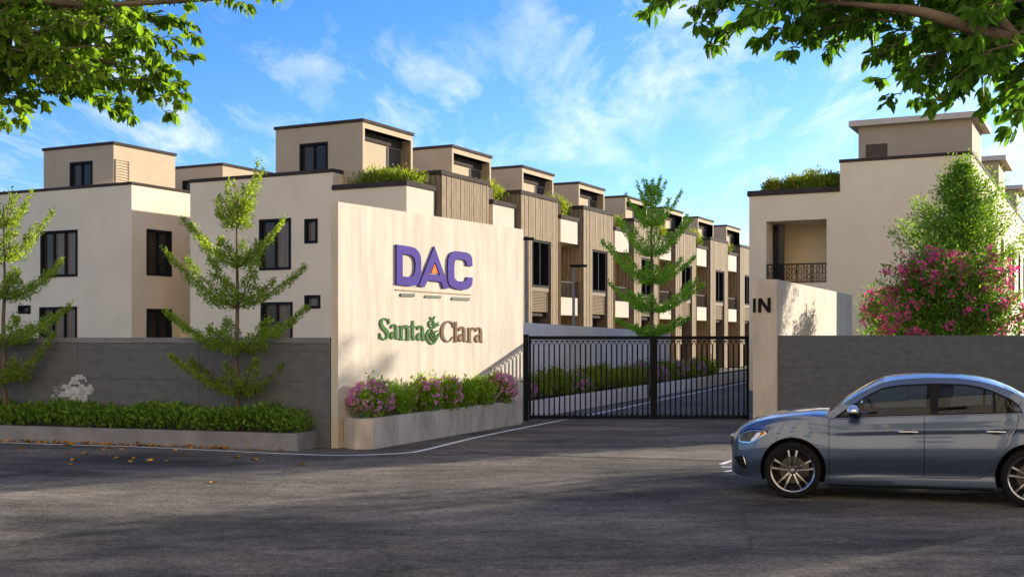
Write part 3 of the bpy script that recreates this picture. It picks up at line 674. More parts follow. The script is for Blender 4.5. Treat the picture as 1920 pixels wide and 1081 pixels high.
def townhouse(label, O, first):
    t = thing("townhouse", label, "house", O, RZ_ROW, "timber fronted townhouses in the row behind the sign wall")
    BX = -9.4; TOP = 7.62
    mb = MB()
    NX = -2.98                                                   # terrace notch
    if first:
        gw = [gable_rect(O, 487, 545, 411, 505), gable_rect(O, 572, 595, 411, 455), gable_rect(O, 572, 600, 554, 577), gable_rect(O, 490, 548, 567, 664)]
        mb.wall((0, 0, 0), X_, -Y_, BX, NX, 0, TOP, gw, .14)
        mb.wall((0, 0, 0), X_, -Y_, NX, 0, 0, 6.98, [], .1)
        mb.quad((0, 0, 0), (0, .25, 0), (0, .25, 6), (0, 0, 6))
    else:
        mb.quad((BX, 0, 0), (-1.6, 0, 0), (-1.6, 0, TOP), (BX, 0, TOP))
    # street side recess wall, back, roof
    mb.wall((-1.6, 0, 0), Y_, X_, 0, 2.1, 0, 5.95, [(.35, 1.75, 3.05, 5.6), (.3, 1.8, 0, 2.5)], .12)
    mb.wall((-.8, 0, 0), Y_, X_, 5.6, PITCH, 0, TOP - .4, [], .1); mb.quad((-1.6, PITCH, 0), (-.8, PITCH, 0), (-.8, PITCH, TOP - .4), (-1.6, PITCH, TOP - .4))
    mb.quad((BX, PITCH, 0), (BX, 0, 0), (BX, 0, TOP), (BX, PITCH, TOP)); mb.quad((0, PITCH, 0), (BX, PITCH, 0), (BX, PITCH, TOP), (0, PITCH, TOP))
    mb.quad((BX, .0, 7.1), (NX, .0, 7.1), (NX, PITCH, 7.1), (BX, PITCH, 7.1))                       # roof deck
    mb.quad((NX, .2, 6.95), (-.8, .2, 6.95), (-.8, PITCH, 6.95), (NX, PITCH, 6.95))
    mb.quad((NX, 0, 6.9), (NX, PITCH, 6.9), (NX, PITCH, TOP), (NX, 0, TOP))                          # terrace back wall
    mb.quad((NX, .26, 5.95), (-.02, .26, 5.95), (-.02, 2.1, 5.95), (NX, 2.1, 5.95)); 
    w = mb.build("wall", stucco if first else tan_stucco, t)
    if first:
        for r, k in zip(gw, (2, 1, 1, 2)): window(w, (0, 0, 0), X_, -Y_, r, k, .12, .075, [pane_mat, pane_mat2] if k > 1 else [pane_mat2])
    mb = MB()
    mb.box(BX - .03, NX + .0, -.03, .22, TOP + .002, TOP + .13); mb.box(BX - .03, BX + .22, .22, PITCH, TOP + .002, TOP + .13); mb.box(NX - .2, NX + .03, .22, PITCH, TOP + .002, TOP + .131)
    mb.build("parapet_cap", cap_mat, t)
    # dark door glass in recesses
    window(t, (-1.6, 0, 0), Y_, X_, (.35, 1.75, 3.05, 5.6), 2, .10, .06, [pane_mat2, glass_dark], "balcony_door")
    mb = MB(); mb.box(-1.70, -1.66, .3, 1.8, 0, 2.5); mb.build("front_door", glass_dark, t)
    # roof terrace planter
    mb = MB(); px0 = -2.95 if first else -1.55
    mb.box(px0, 0.0 if not first else .004, .004 if first else -.02, 1.85, 6.0, 7.0); pb = mb.build("terrace_planter", white_stucco, t)
    if not first: mb = MB(); mb.box(px0 + .01, -.004, -.024, -.0205, 6.0, 7.0); mb.build("shade_side", stucco, pb)
    mb = MB(); mb.box(px0 - .04, .05, -.06, 1.9, 7.002, 7.17); mb.build("planter_cap", cap_mat, pb)
    # balcony: solid parapet and railing
    mb = MB(); mb.box(-1.6, -.15, .02, 2.09, 2.86, 3.02); mb.box(-.15, 0, .02, 1.85, 2.86, 3.63); mb.box(-1.6, -.1501, -.02, .02, 2.86, 3.63); bp = mb.build("balcony", white_stucco, t)
    mb = MB()
    mb.box(-.10, -.06, .02, 2.08, 4.28, 4.33)
    for i in range(14): mb.box(-.09, -.07, .06 + i * .15, .075 + i * .15, 3.632, 4.28)
    mb.build("railing", black_metal, bp)
    # timber clad bay
    y0, y1, z1 = 2.1, 5.6, 7.6; H = (3.2, 4.9, 0.02, 5.88)
    mb = MB(); mb.wall((.10, 0, 0), Y_, X_, y0, y1, 0, z1, [H], .5); mb.quad((-1.6, y0, 0), (.10, y0, 0), (.10, y0, z1), (-1.6, y0, z1)); mb.quad((.10, y1, 0), (-1.6, y1, 0), (-1.6, y1, z1), (.10, y1, z1))
    mb.quad((-1.6, y0, z1), (.1, y0, z1), (.1, y1, z1), (-1.6, y1, z1))
    bay = mb.build("timber_bay", wood_dark, t)
    mb = MB(); slats(mb, (.10, 0, 0), Y_, X_, y0, y1, 0.03, z1, .17, [H]); slats(mb, (0, y0, 0), X_, -Y_, -1.58, .10, .03, z1, .19)
    tag(mb.build("timber_slats", wood, bay), kind="stuff")
    mb = MB(); mb.box(-1.7, .19, y0 - .09, y1 + .05, z1 + .002, z1 + .16); mb.build("bay_cap", cap_mat, bay)
    window(bay, (.08, 0, 0), Y_, X_, (H[0] + .03, H[1] - .03, 3.98, 5.86), 2, .42, .07, [glass_dark, pane_mat])
    mb = MB(); mb.box(-.10, .09, H[0], H[1], 3.80, 3.96); mb.build("beam", wood_dark, bay)
    louvre(bay, (.04, 0, 0), Y_, X_, (H[0] + .08, H[1] - .2, 2.95, 3.78), 13, wood, "louvre_panel")
    mb = MB(); mb.box(-.45, -.05, H[0], H[1], 2.78, 2.93); mb.build("floor_slab", cap_mat, bay)
    mb = MB(); mb.box(-.44, -.40, H[0], H[1], 0.02, 2.78); mb.build("garage_door", recess_mat, bay)
    win = None
    if first:
        Oy = O + U * .6; a = gable_rect(Oy, 563, 614, 269, 323); win = (a[0], a[1], a[2], a[3])
    penthouse(t, -5.92, -2.15, .6, 3.9, 6.95, 9.40, win)
    return t
OH = Vector((-3.54, 39.57, 0))
ORD = ["first timber fronted townhouse, its plain cream gable just left of the sign wall", "second timber fronted townhouse, its bay at the right edge of the sign wall",
       "third townhouse of the timber fronted row, behind the street lamp", "fourth townhouse of the timber fronted row, just left of the slender tree behind the gate", "fifth townhouse of the timber fronted row, hidden by the slender tree behind the gate",
       "sixth townhouse of the timber fronted row, just right of the slender tree behind the gate", "seventh townhouse of the timber fronted row, second last before the entrance pillar", "farthest townhouse of the timber fronted row, next to the entrance pillar"]
townhouse(ORD[0], OH, True)
th2 = townhouse(ORD[1], OH + U * PITCH, False)
for i in range(2, 8):
    c = copy_tree(th2); c.location = OH + U * PITCH * i; c['label'] = ORD[i]

# plain house on the far left and the one behind it
OB = Vector((-14.19, 44.09, 0))
def plain_house(label, O, first):
    t = thing("house", label, "house", O, RZ_ROW, "plain cream houses left of the townhouse row"); BX = -9.2; TOP = 7.60; mb = MB()
    gw = []; fw_ = [(.78, 2.08, 4.28, 6.0), (.78, 2.08, .9, 2.98)]
    if first: gw = [gable_rect(O, 77, 145, 433, 518), gable_rect(O, 75, 144, 576, 672), gable_rect(O, 45, 56, 441, 453), gable_rect(O, 35, 57, 573, 587)]
    mb.wall((0, 0, 0), X_, -Y_, BX, 0, 0, TOP, gw, .14); mb.wall((0, 0, 0), Y_, X_, 0, PITCH, 0, TOP, fw_, .14)
    mb.quad((BX, PITCH, 0), (BX, 0, 0), (BX, 0, TOP), (BX, PITCH, TOP)); mb.quad((0, PITCH, 0), (BX, PITCH, 0), (BX, PITCH, TOP), (0, PITCH, TOP)); mb.quad((BX, 0, 7.2), (0, 0, 7.2), (0, PITCH, 7.2), (BX, PITCH, 7.2))
    w = mb.build("wall", stucco, t)
    for r, k in zip(gw, (3, 3, 1, 1)): window(w, (0, 0, 0), X_, -Y_, r, k, .12, .075, [pane_mat, pane_mat2, pane_mat2] if k > 1 else [pane_mat])
    for r in fw_: window(w, (0, 0, 0), Y_, X_, r, 2, .12, .07, [pane_mat, glass_dark])
    mb = MB(); ring_cap(mb, BX, 0, 0, PITCH, TOP + .002, TOP + .11); mb.build("parapet_cap", cap_mat, t)
    if first: mb = MB(); mb.box(.005, 1.6, 2.6, 2.75, 0, 2.25); mb.build("yard_wall", stucco, t)
    win = (-3.75, -2.63, 7.3, 8.75)
    if first: a = gable_rect(O + U * .6, 132, 173, 304, 354); win = (a[0], a[1], a[2], a[3])
    penthouse(t, -5.27, -1.52, .6, 3.95, 7.2, 9.30, win, (.72, 1.38, 7.2, 8.72), False, tan_stucco)
    return t
plain_house("plain cream house at the far left with three-pane windows and a boxy roof room", OB, True)
plain_house("house mostly hidden behind the far left house, only its roof room showing", OB + U * PITCH, False)

# right-hand row
OR = Vector((15.25, 39.21, 0)); P2 = 10.7
def corner_house(label, O, first):
    t = thing("house", label, "house", O, RZ_ROW, "cream houses on the right of the drive"); TOP = 7.98; BX = -7.51
    a = gable_xz(O, 1575, 303)[0] if first else -4.3
    NX = a; mb = MB(); LY = P2
    hole = gable_rect(O, 1422, 1550, 413, 531); hole = (BX + .62, hole[1], hole[2], hole[3])
    low, LOW2 = 6.98, 6.1
    mb.wall((0, 0, 0), X_, -Y_, BX, NX, 0, low, [hole] if first else [], .3); mb.wall((0, 0, 0), X_, -Y_, NX, 0, 0, TOP, [], .1)
    fwin = [(1.2, 2.4, 4.0, 6.1), (5.0, 6.6, 4.0, 6.1), (1.2, 2.4, .6, 2.8), (7.6, 8.9, 4.0, 6.1)]
    mb.wall((0, 0, 0), Y_, X_, 0, LY, 0, TOP, fwin, .15)
    mb.quad((BX, 2.4, 0), (BX, 0, 0), (BX, 0, low), (BX, 2.4, low)); mb.quad((BX, LY, 0), (BX, 2.4, 0), (BX, 2.4, LOW2), (BX, LY, LOW2))
    mb.quad((0, LY, 0), (NX, LY, 0), (NX, LY, TOP), (0, LY, TOP)); mb.quad((NX, LY, 0), (BX, LY, 0), (BX, LY, LOW2), (NX, LY, LOW2))
    mb.quad((NX, 0, low - .1), (NX, LY, LOW2 - .1), (NX, LY, TOP), (NX, 0, TOP)); mb.quad((BX, 2.4, LOW2), (NX, 2.4, LOW2), (NX, LY, LOW2), (BX, LY, LOW2)); mb.quad((BX, 0.02, low - .05), (NX, 0.02, low - .05), (NX, 2.4, low - .05), (BX, 2.4, low - .05))
    mb.quad((NX, 0, 7.6), (0, 0, 7.6), (0, LY, 7.6), (NX, LY, 7.6)); mb.quad((NX, 2.4, LOW2), (BX, 2.4, LOW2), (BX, 2.4, low), (NX, 2.4, low))
    w = mb.build("wall", stucco, t)
    for r in fwin: window(w, (0, 0, 0), Y_, X_, r, 2, .13, .07, [pane_mat, glass_dark])
    mb = MB(); mb.box(NX - .03, .03, -.04, .2, TOP + .002, TOP + .11); mb.box(-.2, .03, .2, LY, TOP + .002, TOP + .11); mb.box(NX - .03, NX + .2, .2, LY, TOP + .002, TOP + .11); mb.build("parapet_cap", cap_mat, t)
    if first:
        h = hole; mb = MB(); D = 2.2     # balcony recess
        mb.quad((h[0], .3, h[2]), (h[0], D, h[2]), (h[0], D, h[3]), (h[0], .3, h[3])); mb.quad((h[1], D, h[2]), (h[1], .3, h[2]), (h[1], .3, h[3]), (h[1], D, h[3]))
        mb.quad((h[0], .3, h[3]), (h[0], D, h[3]), (h[1], D, h[3]), (h[1], .3, h[3])); mb.quad((h[0], .3, h[2]), (h[1], .3, h[2]), (h[1], D, h[2]), (h[0], D, h[2])); mb.quad((h[0], D, h[2]), (h[1], D, h[2]), (h[1], D, h[3]), (h[0], D, h[3]))
        b = mb.build("balcony", stucco, t)
        mb = MB(); mb.box(h[0] + .02, h[0] + .42, .9, 1.0, h[2], h[3] - .05); mb.build("balcony_door", glass_dark, b)
        mb = MB(); mb.box(h[0], h[1], .03, .07, h[2] + .66, h[2] + .70); mb.box(h[0], h[1], .03, .07, h[2] + .04, h[2] + .07)
        nseg = 4; ww = (h[1] - h[0]) / nseg
        for i in range(nseg):
            x0 = h[0] + i * ww; mb.box(x0, x0 + .03, .03, .07, h[2], h[2] + .70)
            rr = random.Random(i)
            for k in range(9):
                cx = x0 + .1 + (k % 3) * (ww - .1) / 3; cz = h[2] + .14 + (k // 3) * .19; r0 = .075 + rr.uniform(-.01, .02)
                mb.tube([(cx + .05 + r0 * math.cos(q), .05, cz + .08 + r0 * math.sin(q)) for q in np.linspace(rr.uniform(0, 3), rr.uniform(0, 3) + 5.2, 12)], .011, 4)
            for k in range(5):
                xx = x0 + (k + .5) * ww / 5; mb.box(xx, xx + .014, .045, .06, h[2] + .05, h[2] + .67)
        mb.build("railing", black_metal, b)
        mb = MB(); mb.box(BX - .06, NX + .0, -.06, .24, low + .002, low + .19); mb.box(BX - .06, BX + .2, .24, 2.4, low + .002, low + .19); mb.build("terrace_cap", cap_mat, t)
        xa, xb = gable_xz(O, 1437, 320)[0] + .35, NX - .01
        mb = MB(); mb.box(xa, xb, 2.2, 2.4, LOW2, 7.80); wl = mb.build("terrace_wall", stucco, t); mb = MB(); mb.box(xa - .03, xb, 2.17, 2.43, 7.802, 7.90); mb.build("terrace_wall_cap", cap_mat, wl)
    q0, q1 = -3.73, 0.0 - .02
    a = gable_rect(O + U * .35, 1623, 1664, 270, 302) if first else (-3.4, -2.6, 8.1, 8.6)
    mb = MB(); z1 = 9.22
    mb.wall((0, .35, 0), X_, -Y_, q0, q1, 7.6, z1, [(a[0], a[1], a[2], a[3])], .06); mb.wall((q1, 0, 0), Y_, X_, .35, 3.6, 7.6, z1, [], .1)
    mb.quad((q0, 3.6, 7.6), (q0, .35, 7.6), (q0, .35, z1), (q0, 3.6, z1)); mb.quad((q1, 3.6, 7.6), (q0, 3.6, 7.6), (q0, 3.6, z1), (q1, 3.6, z1))
    ph = mb.build("penthouse", tan_stucco if not first else surf("tan_stucco_warm", (0.40, 0.33, 0.245), .88, .06, .9, 60, .1), t)
    louvre(ph, (0, .40, 0), X_, -Y_, a, 9, wood_dark)
    mb = MB(); mb.box(q0 - .28, q1 + .30, .05, 3.9, z1 + .002, z1 + .20); mb.build("roof_slab", fascia, ph)
    return t
corner_house("large cream house right of the entrance pillar with a recessed balcony and roof planter", OR, True)
corner_house("middle cream house of the right row, behind the conical tree", OR + U * P2, False)
corner_house("farthest cream house of the right row at the right picture edge", OR + U * P2 * 2, False)
dpipe = thing("downpipe", "thin dark standing pipe beside the right house facade", "pipe", OR + U * 3.9 + AX * .25)
mb = MB(); mb.tube([(0, 0, 0), (0, 0, 6.9)], .05, 8); mb.build("pipe", cap_mat, dpipe)

# unseen cream blocks added behind the viewpoint to bounce sunlight onto the shaded walls
for i, (xc, w, h, lab) in enumerate([(-31, 19, 32.0, "tall unseen cream block added to bounce light, far left behind the viewpoint"), (-10.5, 20, 33.5, "broad unseen cream block added to bounce light, straight behind the viewpoint"), (10.5, 20, 32.5, "unseen cream block added to bounce light, right behind the viewpoint"), (31, 19, 33.0, "unseen cream block added to bounce light, far right behind the viewpoint")]):
    t = thing("bounce_block", lab, "house", (xc, -11, 0), 0, "unseen blocks added to bounce light"); mb = MB(); hs = []
    for fl_ in range(10):
        for k in range(5):
            x = -w / 2 + (k + .5) * w / 5; hs.append((x - .7, x + .7, 1.0 + fl_ * 3.0, 2.5 + fl_ * 3.0))
    hs = [(-b, -a, c, d) for a, b, c, d in hs if d < h - .6]
    mb.wall((0, 0, 0), (-1, 0, 0), (0, 1, 0), -w / 2, w / 2, 0, h, [(a, b, c, d) for a, b, c, d in hs], .15)
    mb.box(-w / 2, w / 2, -10, -.16, 0, h - .01); mb.build("wall", bounce_render, t)
    mb = MB()
    for a, b, c, d in hs: mb.box(-b, -a, -.12, -.10, c, d)
    mb.build("window_panes", pane_mat, t)
    mb = MB(); mb.box(-w / 2 - .1, w / 2 + .1, -10.1, .1, h + .002, h + .2); mb.build("roof_slab", cap_mat, t)
# ================================================================== PLANTS
def clump(name, label, cat, loc, r, mat_, n, size, seed, flowers=0, fmat=None, group=None, rz=0.0, fsize=.05, up=.9, aspect=.42):
    """low bush: upright leaves through a rounded volume, some stems, optional blossoms"""
    rg = np.random.default_rng(seed); t = thing(name, label, cat, loc, rz, group)
    k = max(5, int(n / 45)); cs = ellipsoid_pts(rg, k, (0, 0, r[2] * .50), (r[0] * .80, r[1] * .80, r[2] * .42), .3)
    pts = []; tips = []
    for c in cs:
        m = n // k; q = rg.normal(size=(m, 3)) * np.array([r[0] * .17, r[1] * .17, r[2] * .13]); pts.append(c + q)
        d = (c - np.array([0, 0, -.1])) * np.array([1 / r[0], 1 / r[1], 1 / r[2]]); tips.append(np.repeat(unit(d[None] + [[0, 0, up]]), m, 0))
    pts = np.concatenate(pts); tips = np.concatenate(tips); ok = pts[:, 2] > 0.0
    leaf_obj("foliage", pts[ok], size, mat_, t, .3, 0, aspect, seed, tips=tips[ok])
    mb = MB()
    for c in cs[:10]: mb.tube([(c[0] * .2, c[1] * .2, -.05), (c[0] * .6, c[1] * .6, c[2] * .5), tuple(c)], [.012, .009, .004], 4)
    mb.build("stems", bark, t)
    if flowers:
        heads = ellipsoid_pts(rg, flowers, (0, 0, r[2] * .52), (r[0] * .98, r[1] * .98, r[2] * .52), .93); heads = heads[heads[:, 2] > r[2] * .25]
        P = np.repeat(heads, 5, 0) + rg.normal(size=(len(heads) * 5, 3)) * fsize * .25
        leaf_obj("blossoms", P, fsize, fmat, t, .4, 0, .75, seed + 1)
    return t

# hedge in the left planter
hd = thing("hedge", "dense dark green clipped hedge in the low charcoal planter on the left", "hedge", Q0 + QE * QL, rz_q)
rg = np.random.default_rng(11); n = 15000
X = rg.uniform(0, QL - .02, n); Yy = rg.uniform(.04, .64, n); q = rg.beta(2.2, 1.3, n)
top = .66 + .045 * np.sin(X * 3.1) + .035 * np.sin(X * 7.7 + 1) + .03 * np.sin(X * 13.0)
endf = np.clip((QL + .10 - X) / .35, .3, 1) ** .5
Zz = .24 + (top - .24) * q * endf
tip = np.stack([rg.normal(0, .45, n), (Yy - .34) * 1.6 + rg.normal(0, .35, n), np.full(n, .9)], 1)
leaf_obj("foliage", np.stack([X, Yy, Zz], 1), .105, leaf_hedge, hd, .2, 0, .36, 12, tips=tip)
mb = MB()
for i in range(60):
    x = QL * (i + .5) / 60; mb.tube([(x, .35, .2), (x + rnd.uniform(-.08, .08), .35 + rnd.uniform(-.15, .15), .55)], [.012, .005], 4)
mb.build("stems", bark, hd)

# plants in the sign wall planter
inn, bk0, bk1 = SIGN_PLANTER
spec = [(692, .44, "mauve flowering bush at the left end of the sign wall planter", leaf_shrub, 80, mauve), (748, .34, "bright green shrub second from the left in the sign wall planter", leaf_shrub, 0, None),
        (795, .33, "loose mauve flowering bush left of the middle of the sign wall planter", leaf_shrub, 34, mauve), (834, .33, "mauve flowering bush in the middle of the sign wall planter under the shadow line", leaf_shrub, 34, mauve),
        (868, .33, "bright green shrub right of the middle flowers in the sign wall planter", leaf_shrub, 0, None), (905, .35, "rounded bright green shrub beside the right flowering bush of the sign wall planter", leaf_shrub, 0, None),
        (943, .36, "mauve flowering bush at the right end of the sign wall planter near the gate post", leaf_shrub, 80, mauve)]
for i, (px, r, lab, m, fl, fm) in enumerate(spec):
    s = on_line(px, S0 + SN * .30, E); p = S0 + SN * (.34 if i < 5 else .26) + E * s + Vector((0, 0, PH_ - .05))
    clump("flowering_bush" if fl else "shrub", lab, "bush" if fl else "shrub", p, (r * .95, r * .9, .66 if fl else .58), m, 1900, .072, 30 + i, int(fl * 3.2), fm, "plants in the sign wall planter", fsize=.055, up=.5)

# plants of the inner planter
seq = ["F", "G", "G", "F", "Y", "G", "G", "G", "F", "F", "G", "F", "G", "F", "G", "G"]
ordn = ["first", "second", "third", "fourth", "fifth", "sixth", "seventh", "eighth", "ninth", "tenth", "eleventh", "twelfth", "thirteenth", "fourteenth", "fifteenth", "sixteenth"]
for i, k in enumerate(seq):
    x = .55 + i * 1.42; p = N0 + ipd * x - ipn * .62 + Vector((0, 0, .32))
    nmn = {"F": "mauve flowering bush", "G": "green shrub", "Y": "yellow green shrub"}[k]
    clump("flowering_bush" if k == "F" else "shrub", f"{nmn}, {ordn[i]} from the gate post in the inner drive planter", "bush" if k == "F" else "shrub", p, (.74, .52, .62 + .06 * (i % 3)), leaf_roof if k != "F" else leaf_shrub, 1900, .085, 60 + i,
          170 if k == "F" else 0, mauve, "plants of the inner drive planter", math.atan2(ipd.y, ipd.x), .07)

# roof planters
lab8 = ["first", "second", "third", "fourth", "fifth", "sixth", "seventh", "eighth"]
for i in range(8):
    c = OH + U * (PITCH * i + .92) + AX * (-1.45 if i == 0 else -.72) + Vector((0, 0, 6.98))
    clump("roof_shrub", f"leafy green shrub in the roof planter of the {lab8[i]} townhouse from the sign wall", "shrub", c, (1.55, .85, .72) if i == 0 else (.72, .85, .80 + .12 * (i % 3)), leaf_roof, 7000 if i == 0 else 3600, .115, 90 + i, 0, None, "shrubs in the townhouse roof planters", RZ_ROW, aspect=.32)
xs = [gable_xz(OR, 1440, 357)[0], gable_xz(OR, 1478, 357)[0], gable_xz(OR, 1515, 355)[0], gable_xz(OR, 1552, 352)[0]]
for i, (x, lb) in enumerate(zip(xs, ["reddish green shrub at the left end of the right house roof planter", "pale green shrub second from the left on the right house roof planter", "tall pale green shrub third from the left on the right house roof planter", "green shrub at the right end of the right house roof planter"])):
    clump("roof_shrub", lb, "shrub", OR + AX * x + U * .75 + Vector((0, 0, 6.95)), (.42 + .07 * (i % 3), .55, (.66, .74, .92, .80)[i]), leaf_roof, 2200, .095, 110 + i, 60 if i == 0 else (26 if i == 1 else 0), leaf_fallen, "shrubs on the right house roof planter", RZ_ROW)

# ---------------------------------------------------------------- trees
def tiered(label, base, tiers, top, seed, mat_, lsize, per_m, nb=7, trunk_r=.05, group=None):
    rg = np.random.default_rng(seed); t = thing("tree", label, "tree", base, 0, group)
    mb = MB(); k = 9; pts = [(rg.normal(0, .012), rg.normal(0, .012), -.15 + (top + .15) * i / (k - 1)) for i in range(k)]
    mb.tube(pts, [trunk_r * (1.15 - .95 * i / (k - 1)) for i in range(k)], 9); mb.build("trunk", bark, t, True)
    P, T = [], []; bm_ = MB()
    for (zb, rl, sl, rr, sr) in tiers:
        for b in range(nb):
            az = 2 * math.pi * (b + rg.uniform(-.25, .25)) / nb; w = (math.cos(az) + 1) / 2
            reach = (rr * w + rl * (1 - w)) * (1 if abs(math.cos(az)) > .8 else rg.uniform(.65, 1.0)); rise = (sr * w + sl * (1 - w)) * (rg.uniform(.9, 1.08) if abs(math.cos(az)) > .8 else rg.uniform(.5, .85))
            zs_ = zb + rg.uniform(-.06, .06)
            f = lambda u: np.array([math.cos(az) * reach * u, math.sin(az) * reach * u, zs_ + rise * (.35 * u + .65 * u ** 1.7)])
            bm_.tube([f(u) for u in (0, .25, .5, .75, 1)], [.016, .013, .010, .007, .003], 4)
            m = int(per_m * reach); u = rg.beta(1.5, 1.05, m) * .93 + .08
            # short side twigs carry the leaves
            side = np.array([-math.sin(az), math.cos(az), 0]); tw = rg.integers(0, int(reach * 14) + 3, m) ; ph = (tw * 2.399) % 2 - 1
            uu = np.clip((tw + .5) / (int(reach * 14) + 3), .1, 1.0); uu = np.where(rg.random(m) < .65, uu, u)
            wid = .40 * reach ** .5 * (1.04 - .95 * uu ** .8) * np.sign(ph) * rg.uniform(0, 1, m)
            c = np.array([f(x) for x in uu]) + side * wid[:, None] + np.array([math.cos(az), math.sin(az), .25]) * np.abs(wid)[:, None] * .55
            c += rg.normal(size=(m, 3)) * np.array([.022, .022, .035]); c[:, 2] -= .05 * (1 - uu) * rg.random(m)
            P.append(c); T.append(np.repeat([[math.cos(az) * .6, math.sin(az) * .6, .5]], m, 0) + side * np.sign(ph)[:, None] * .5)
    bm_.build("branches", bark, t)
    leaf_obj("crown", np.concatenate(P), lsize, mat_, t, .75, 0, .5, seed, tips=np.concatenate(T))
    return t
tb = at(445, 20.95); tb.z = .24
tiers1 = [(.70, 1.15, .60, .98, .80), (1.45, 1.25, .62, 1.30, .78), (2.25, 1.28, .98, 1.17, .68), (2.98, 1.0, .72, .80, .80), (3.68, .42, .42, .46, .95), (3.85, .18, .6, .40, 1.0)]
tiered("slender tree with feathery tiers in the left planter, right of the pale wall patch", tb, tiers1, 4.15, 3, leaf_tier, .052, 740, group="slender tiered trees")
tb2 = at(8, 22.3); tb2.z = .24
tiers2 = [(.85, 1.0, .7, 1.0, .9), (1.55, 1.2, .6, 1.22, .7), (2.4, 1.25, .8, 1.05, .75), (3.1, 1.0, .8, .85, .95), (3.75, .5, .9, .5, .75)]
tiered("slender tree with feathery tiers cut by the left picture edge", tb2, tiers2, 4.2, 4, leaf_tier, .052, 740, group="slender tiered trees")
tb3 = at(1222, 34.8); tb3.z = .30
s3 = 34.8 / FPX
tiers3 = [(hz(628, 34.8) - .3, 1.05, .42, 1.1, .55), (hz(586, 34.8) - .3, 1.25, .85, 1.5, .85), (hz(530, 34.8) - .3, 1.45, 1.15, 1.25, .8), (hz(480, 34.8) - .3, 1.0, 1.1, 1.15, 1.1), (hz(425, 34.8) - .3, .75, .9, .85, 1.0), (hz(385, 34.8) - .3, .42, .7, .4, .7), (hz(365, 34.8) - .3, .25, .5, .25, .5)]
tiered("slender tiered tree growing behind the black gate in front of the townhouses", tb3, tiers3, 6.2, 5, leaf_inner, .066, 560, 8, .07, group="slender tiered trees")

def cone_tree(label, base, z0, z1, rmax, seed, mat_, lsize, nbr, perb):
    rg = np.random.default_rng(seed); t = thing("tree", label, "tree", base)
    mb = MB(); mb.tube([(0, 0, -.1), (.02, .01, z0), (0, 0, z1 * .97)], [.09, .07, .01], 8); mb.build("trunk", bark, t, True)
    P, T = [], []; bm_ = MB()
    for b in range(nbr):
        h = rg.uniform(0, .93); az = rg.uniform(0, 2 * math.pi); zb = z0 + (z1 - z0) * h
        reach = rmax * (1 - h) ** .95 * rg.uniform(.35, 1.3) + .05; rise = reach * rg.uniform(.5, 1.0)
        f = lambda u: np.array([math.cos(az) * reach * u, math.sin(az) * reach * u, zb + rise * u ** 1.2])
        bm_.tube([f(u) for u in (0, .4, .75, 1)], [.015, .011, .007, .003], 4)
        m = int(perb * (.4 + reach)); u = rg.uniform(.12, 1.05, m)
        c = np.array([f(x) for x in u]) + rg.normal(size=(m, 3)) * (.10 + .12 * (1 - u))[:, None]
        P.append(c); T.append(np.repeat([[math.cos(az) * .6, math.sin(az) * .6, .6]], m, 0))
    bm_.build("branches", bark, t); leaf_obj("crown", np.concatenate(P), lsize, mat_, t, .5, 0, .48, seed, tips=np.concatenate(T)); return t
cone_tree("conical green tree behind the pink flowering bush on the right", at(1806, 31.2), 3.0, hz(298, 31.2), 1.75, 8, leaf_cone, .085, 125, 165)

# pink flowering bush
def pink_bush(label, base, rx, ry, h, nbr, seed, rl):
    t = thing("flowering_bush", label, "bush", base, 0, "pink flowering bushes"); rg = np.random.default_rng(seed); P, T, F_ = [], [], []; mb = MB()
    for b in range(nbr):
        az = rg.uniform(0, 2 * math.pi); el = rg.uniform(.02, 1.0); hl = rg.uniform(.6, 1.12)
        ch = math.cos(el * 1.5) ** .55; ex = Vector((math.cos(az) * ch * (rx if math.cos(az) > 0 else rl), math.sin(az) * ch * ry, .15 + h * math.sin(el * 1.5) ** .9)) * hl
        f = lambda u: np.array([ex.x * u, ex.y * u, 1.85 + ex.z * (u ** .8) - .35 * u * u * (1 - el)])
        mb.tube([f(u) for u in (0.0, .35, .7, 1)], [.014, .010, .007, .003], 4)
        m = int(85 * hl); u = rg.uniform(.30, 1.03, m); P.append(np.array([f(x) for x in u]) + rg.normal(size=(m, 3)) * .12); T.append(np.repeat([[ex.x * .3, ex.y * .3, .5]], m, 0))
        if hl > .78:
            for k in range(rg.integers(1, 3)):
                F_.append(f(rg.uniform(.86, 1.05)) + rg.normal(size=3) * .06 + rg.normal(size=(rg.integers(9, 20), 3)) * .05)
    mb.tube([(0, 0, -.1), (.05, 0, 1.0), (0, 0, 2.0)], [.07, .06, .04], 7); mb.tube([(.2, .1, -.1), (.15, .1, 1.0), (.1, 0, 2.0)], [.05, .045, .03], 7)
    mb.build("stems", bark, t); leaf_obj("foliage", np.concatenate(P), .10, leaf_bush, t, .5, .1, .5, seed, tips=np.concatenate(T)); leaf_obj("blossoms", np.concatenate(F_), .075, pink, t, .2, 0, .8, seed + 1)
pink_bush("big rounded bush covered in pink blossoms behind the right charcoal wall", at(1780, 29.2), 2.0, 1.05, 2.0, 330, 9, 1.75)
pink_bush("low thin pink flowering bush left of the big one, beside the entrance wall", at(1668, 32.3), .9, .9, 1.25, 60, 19, 1.05)

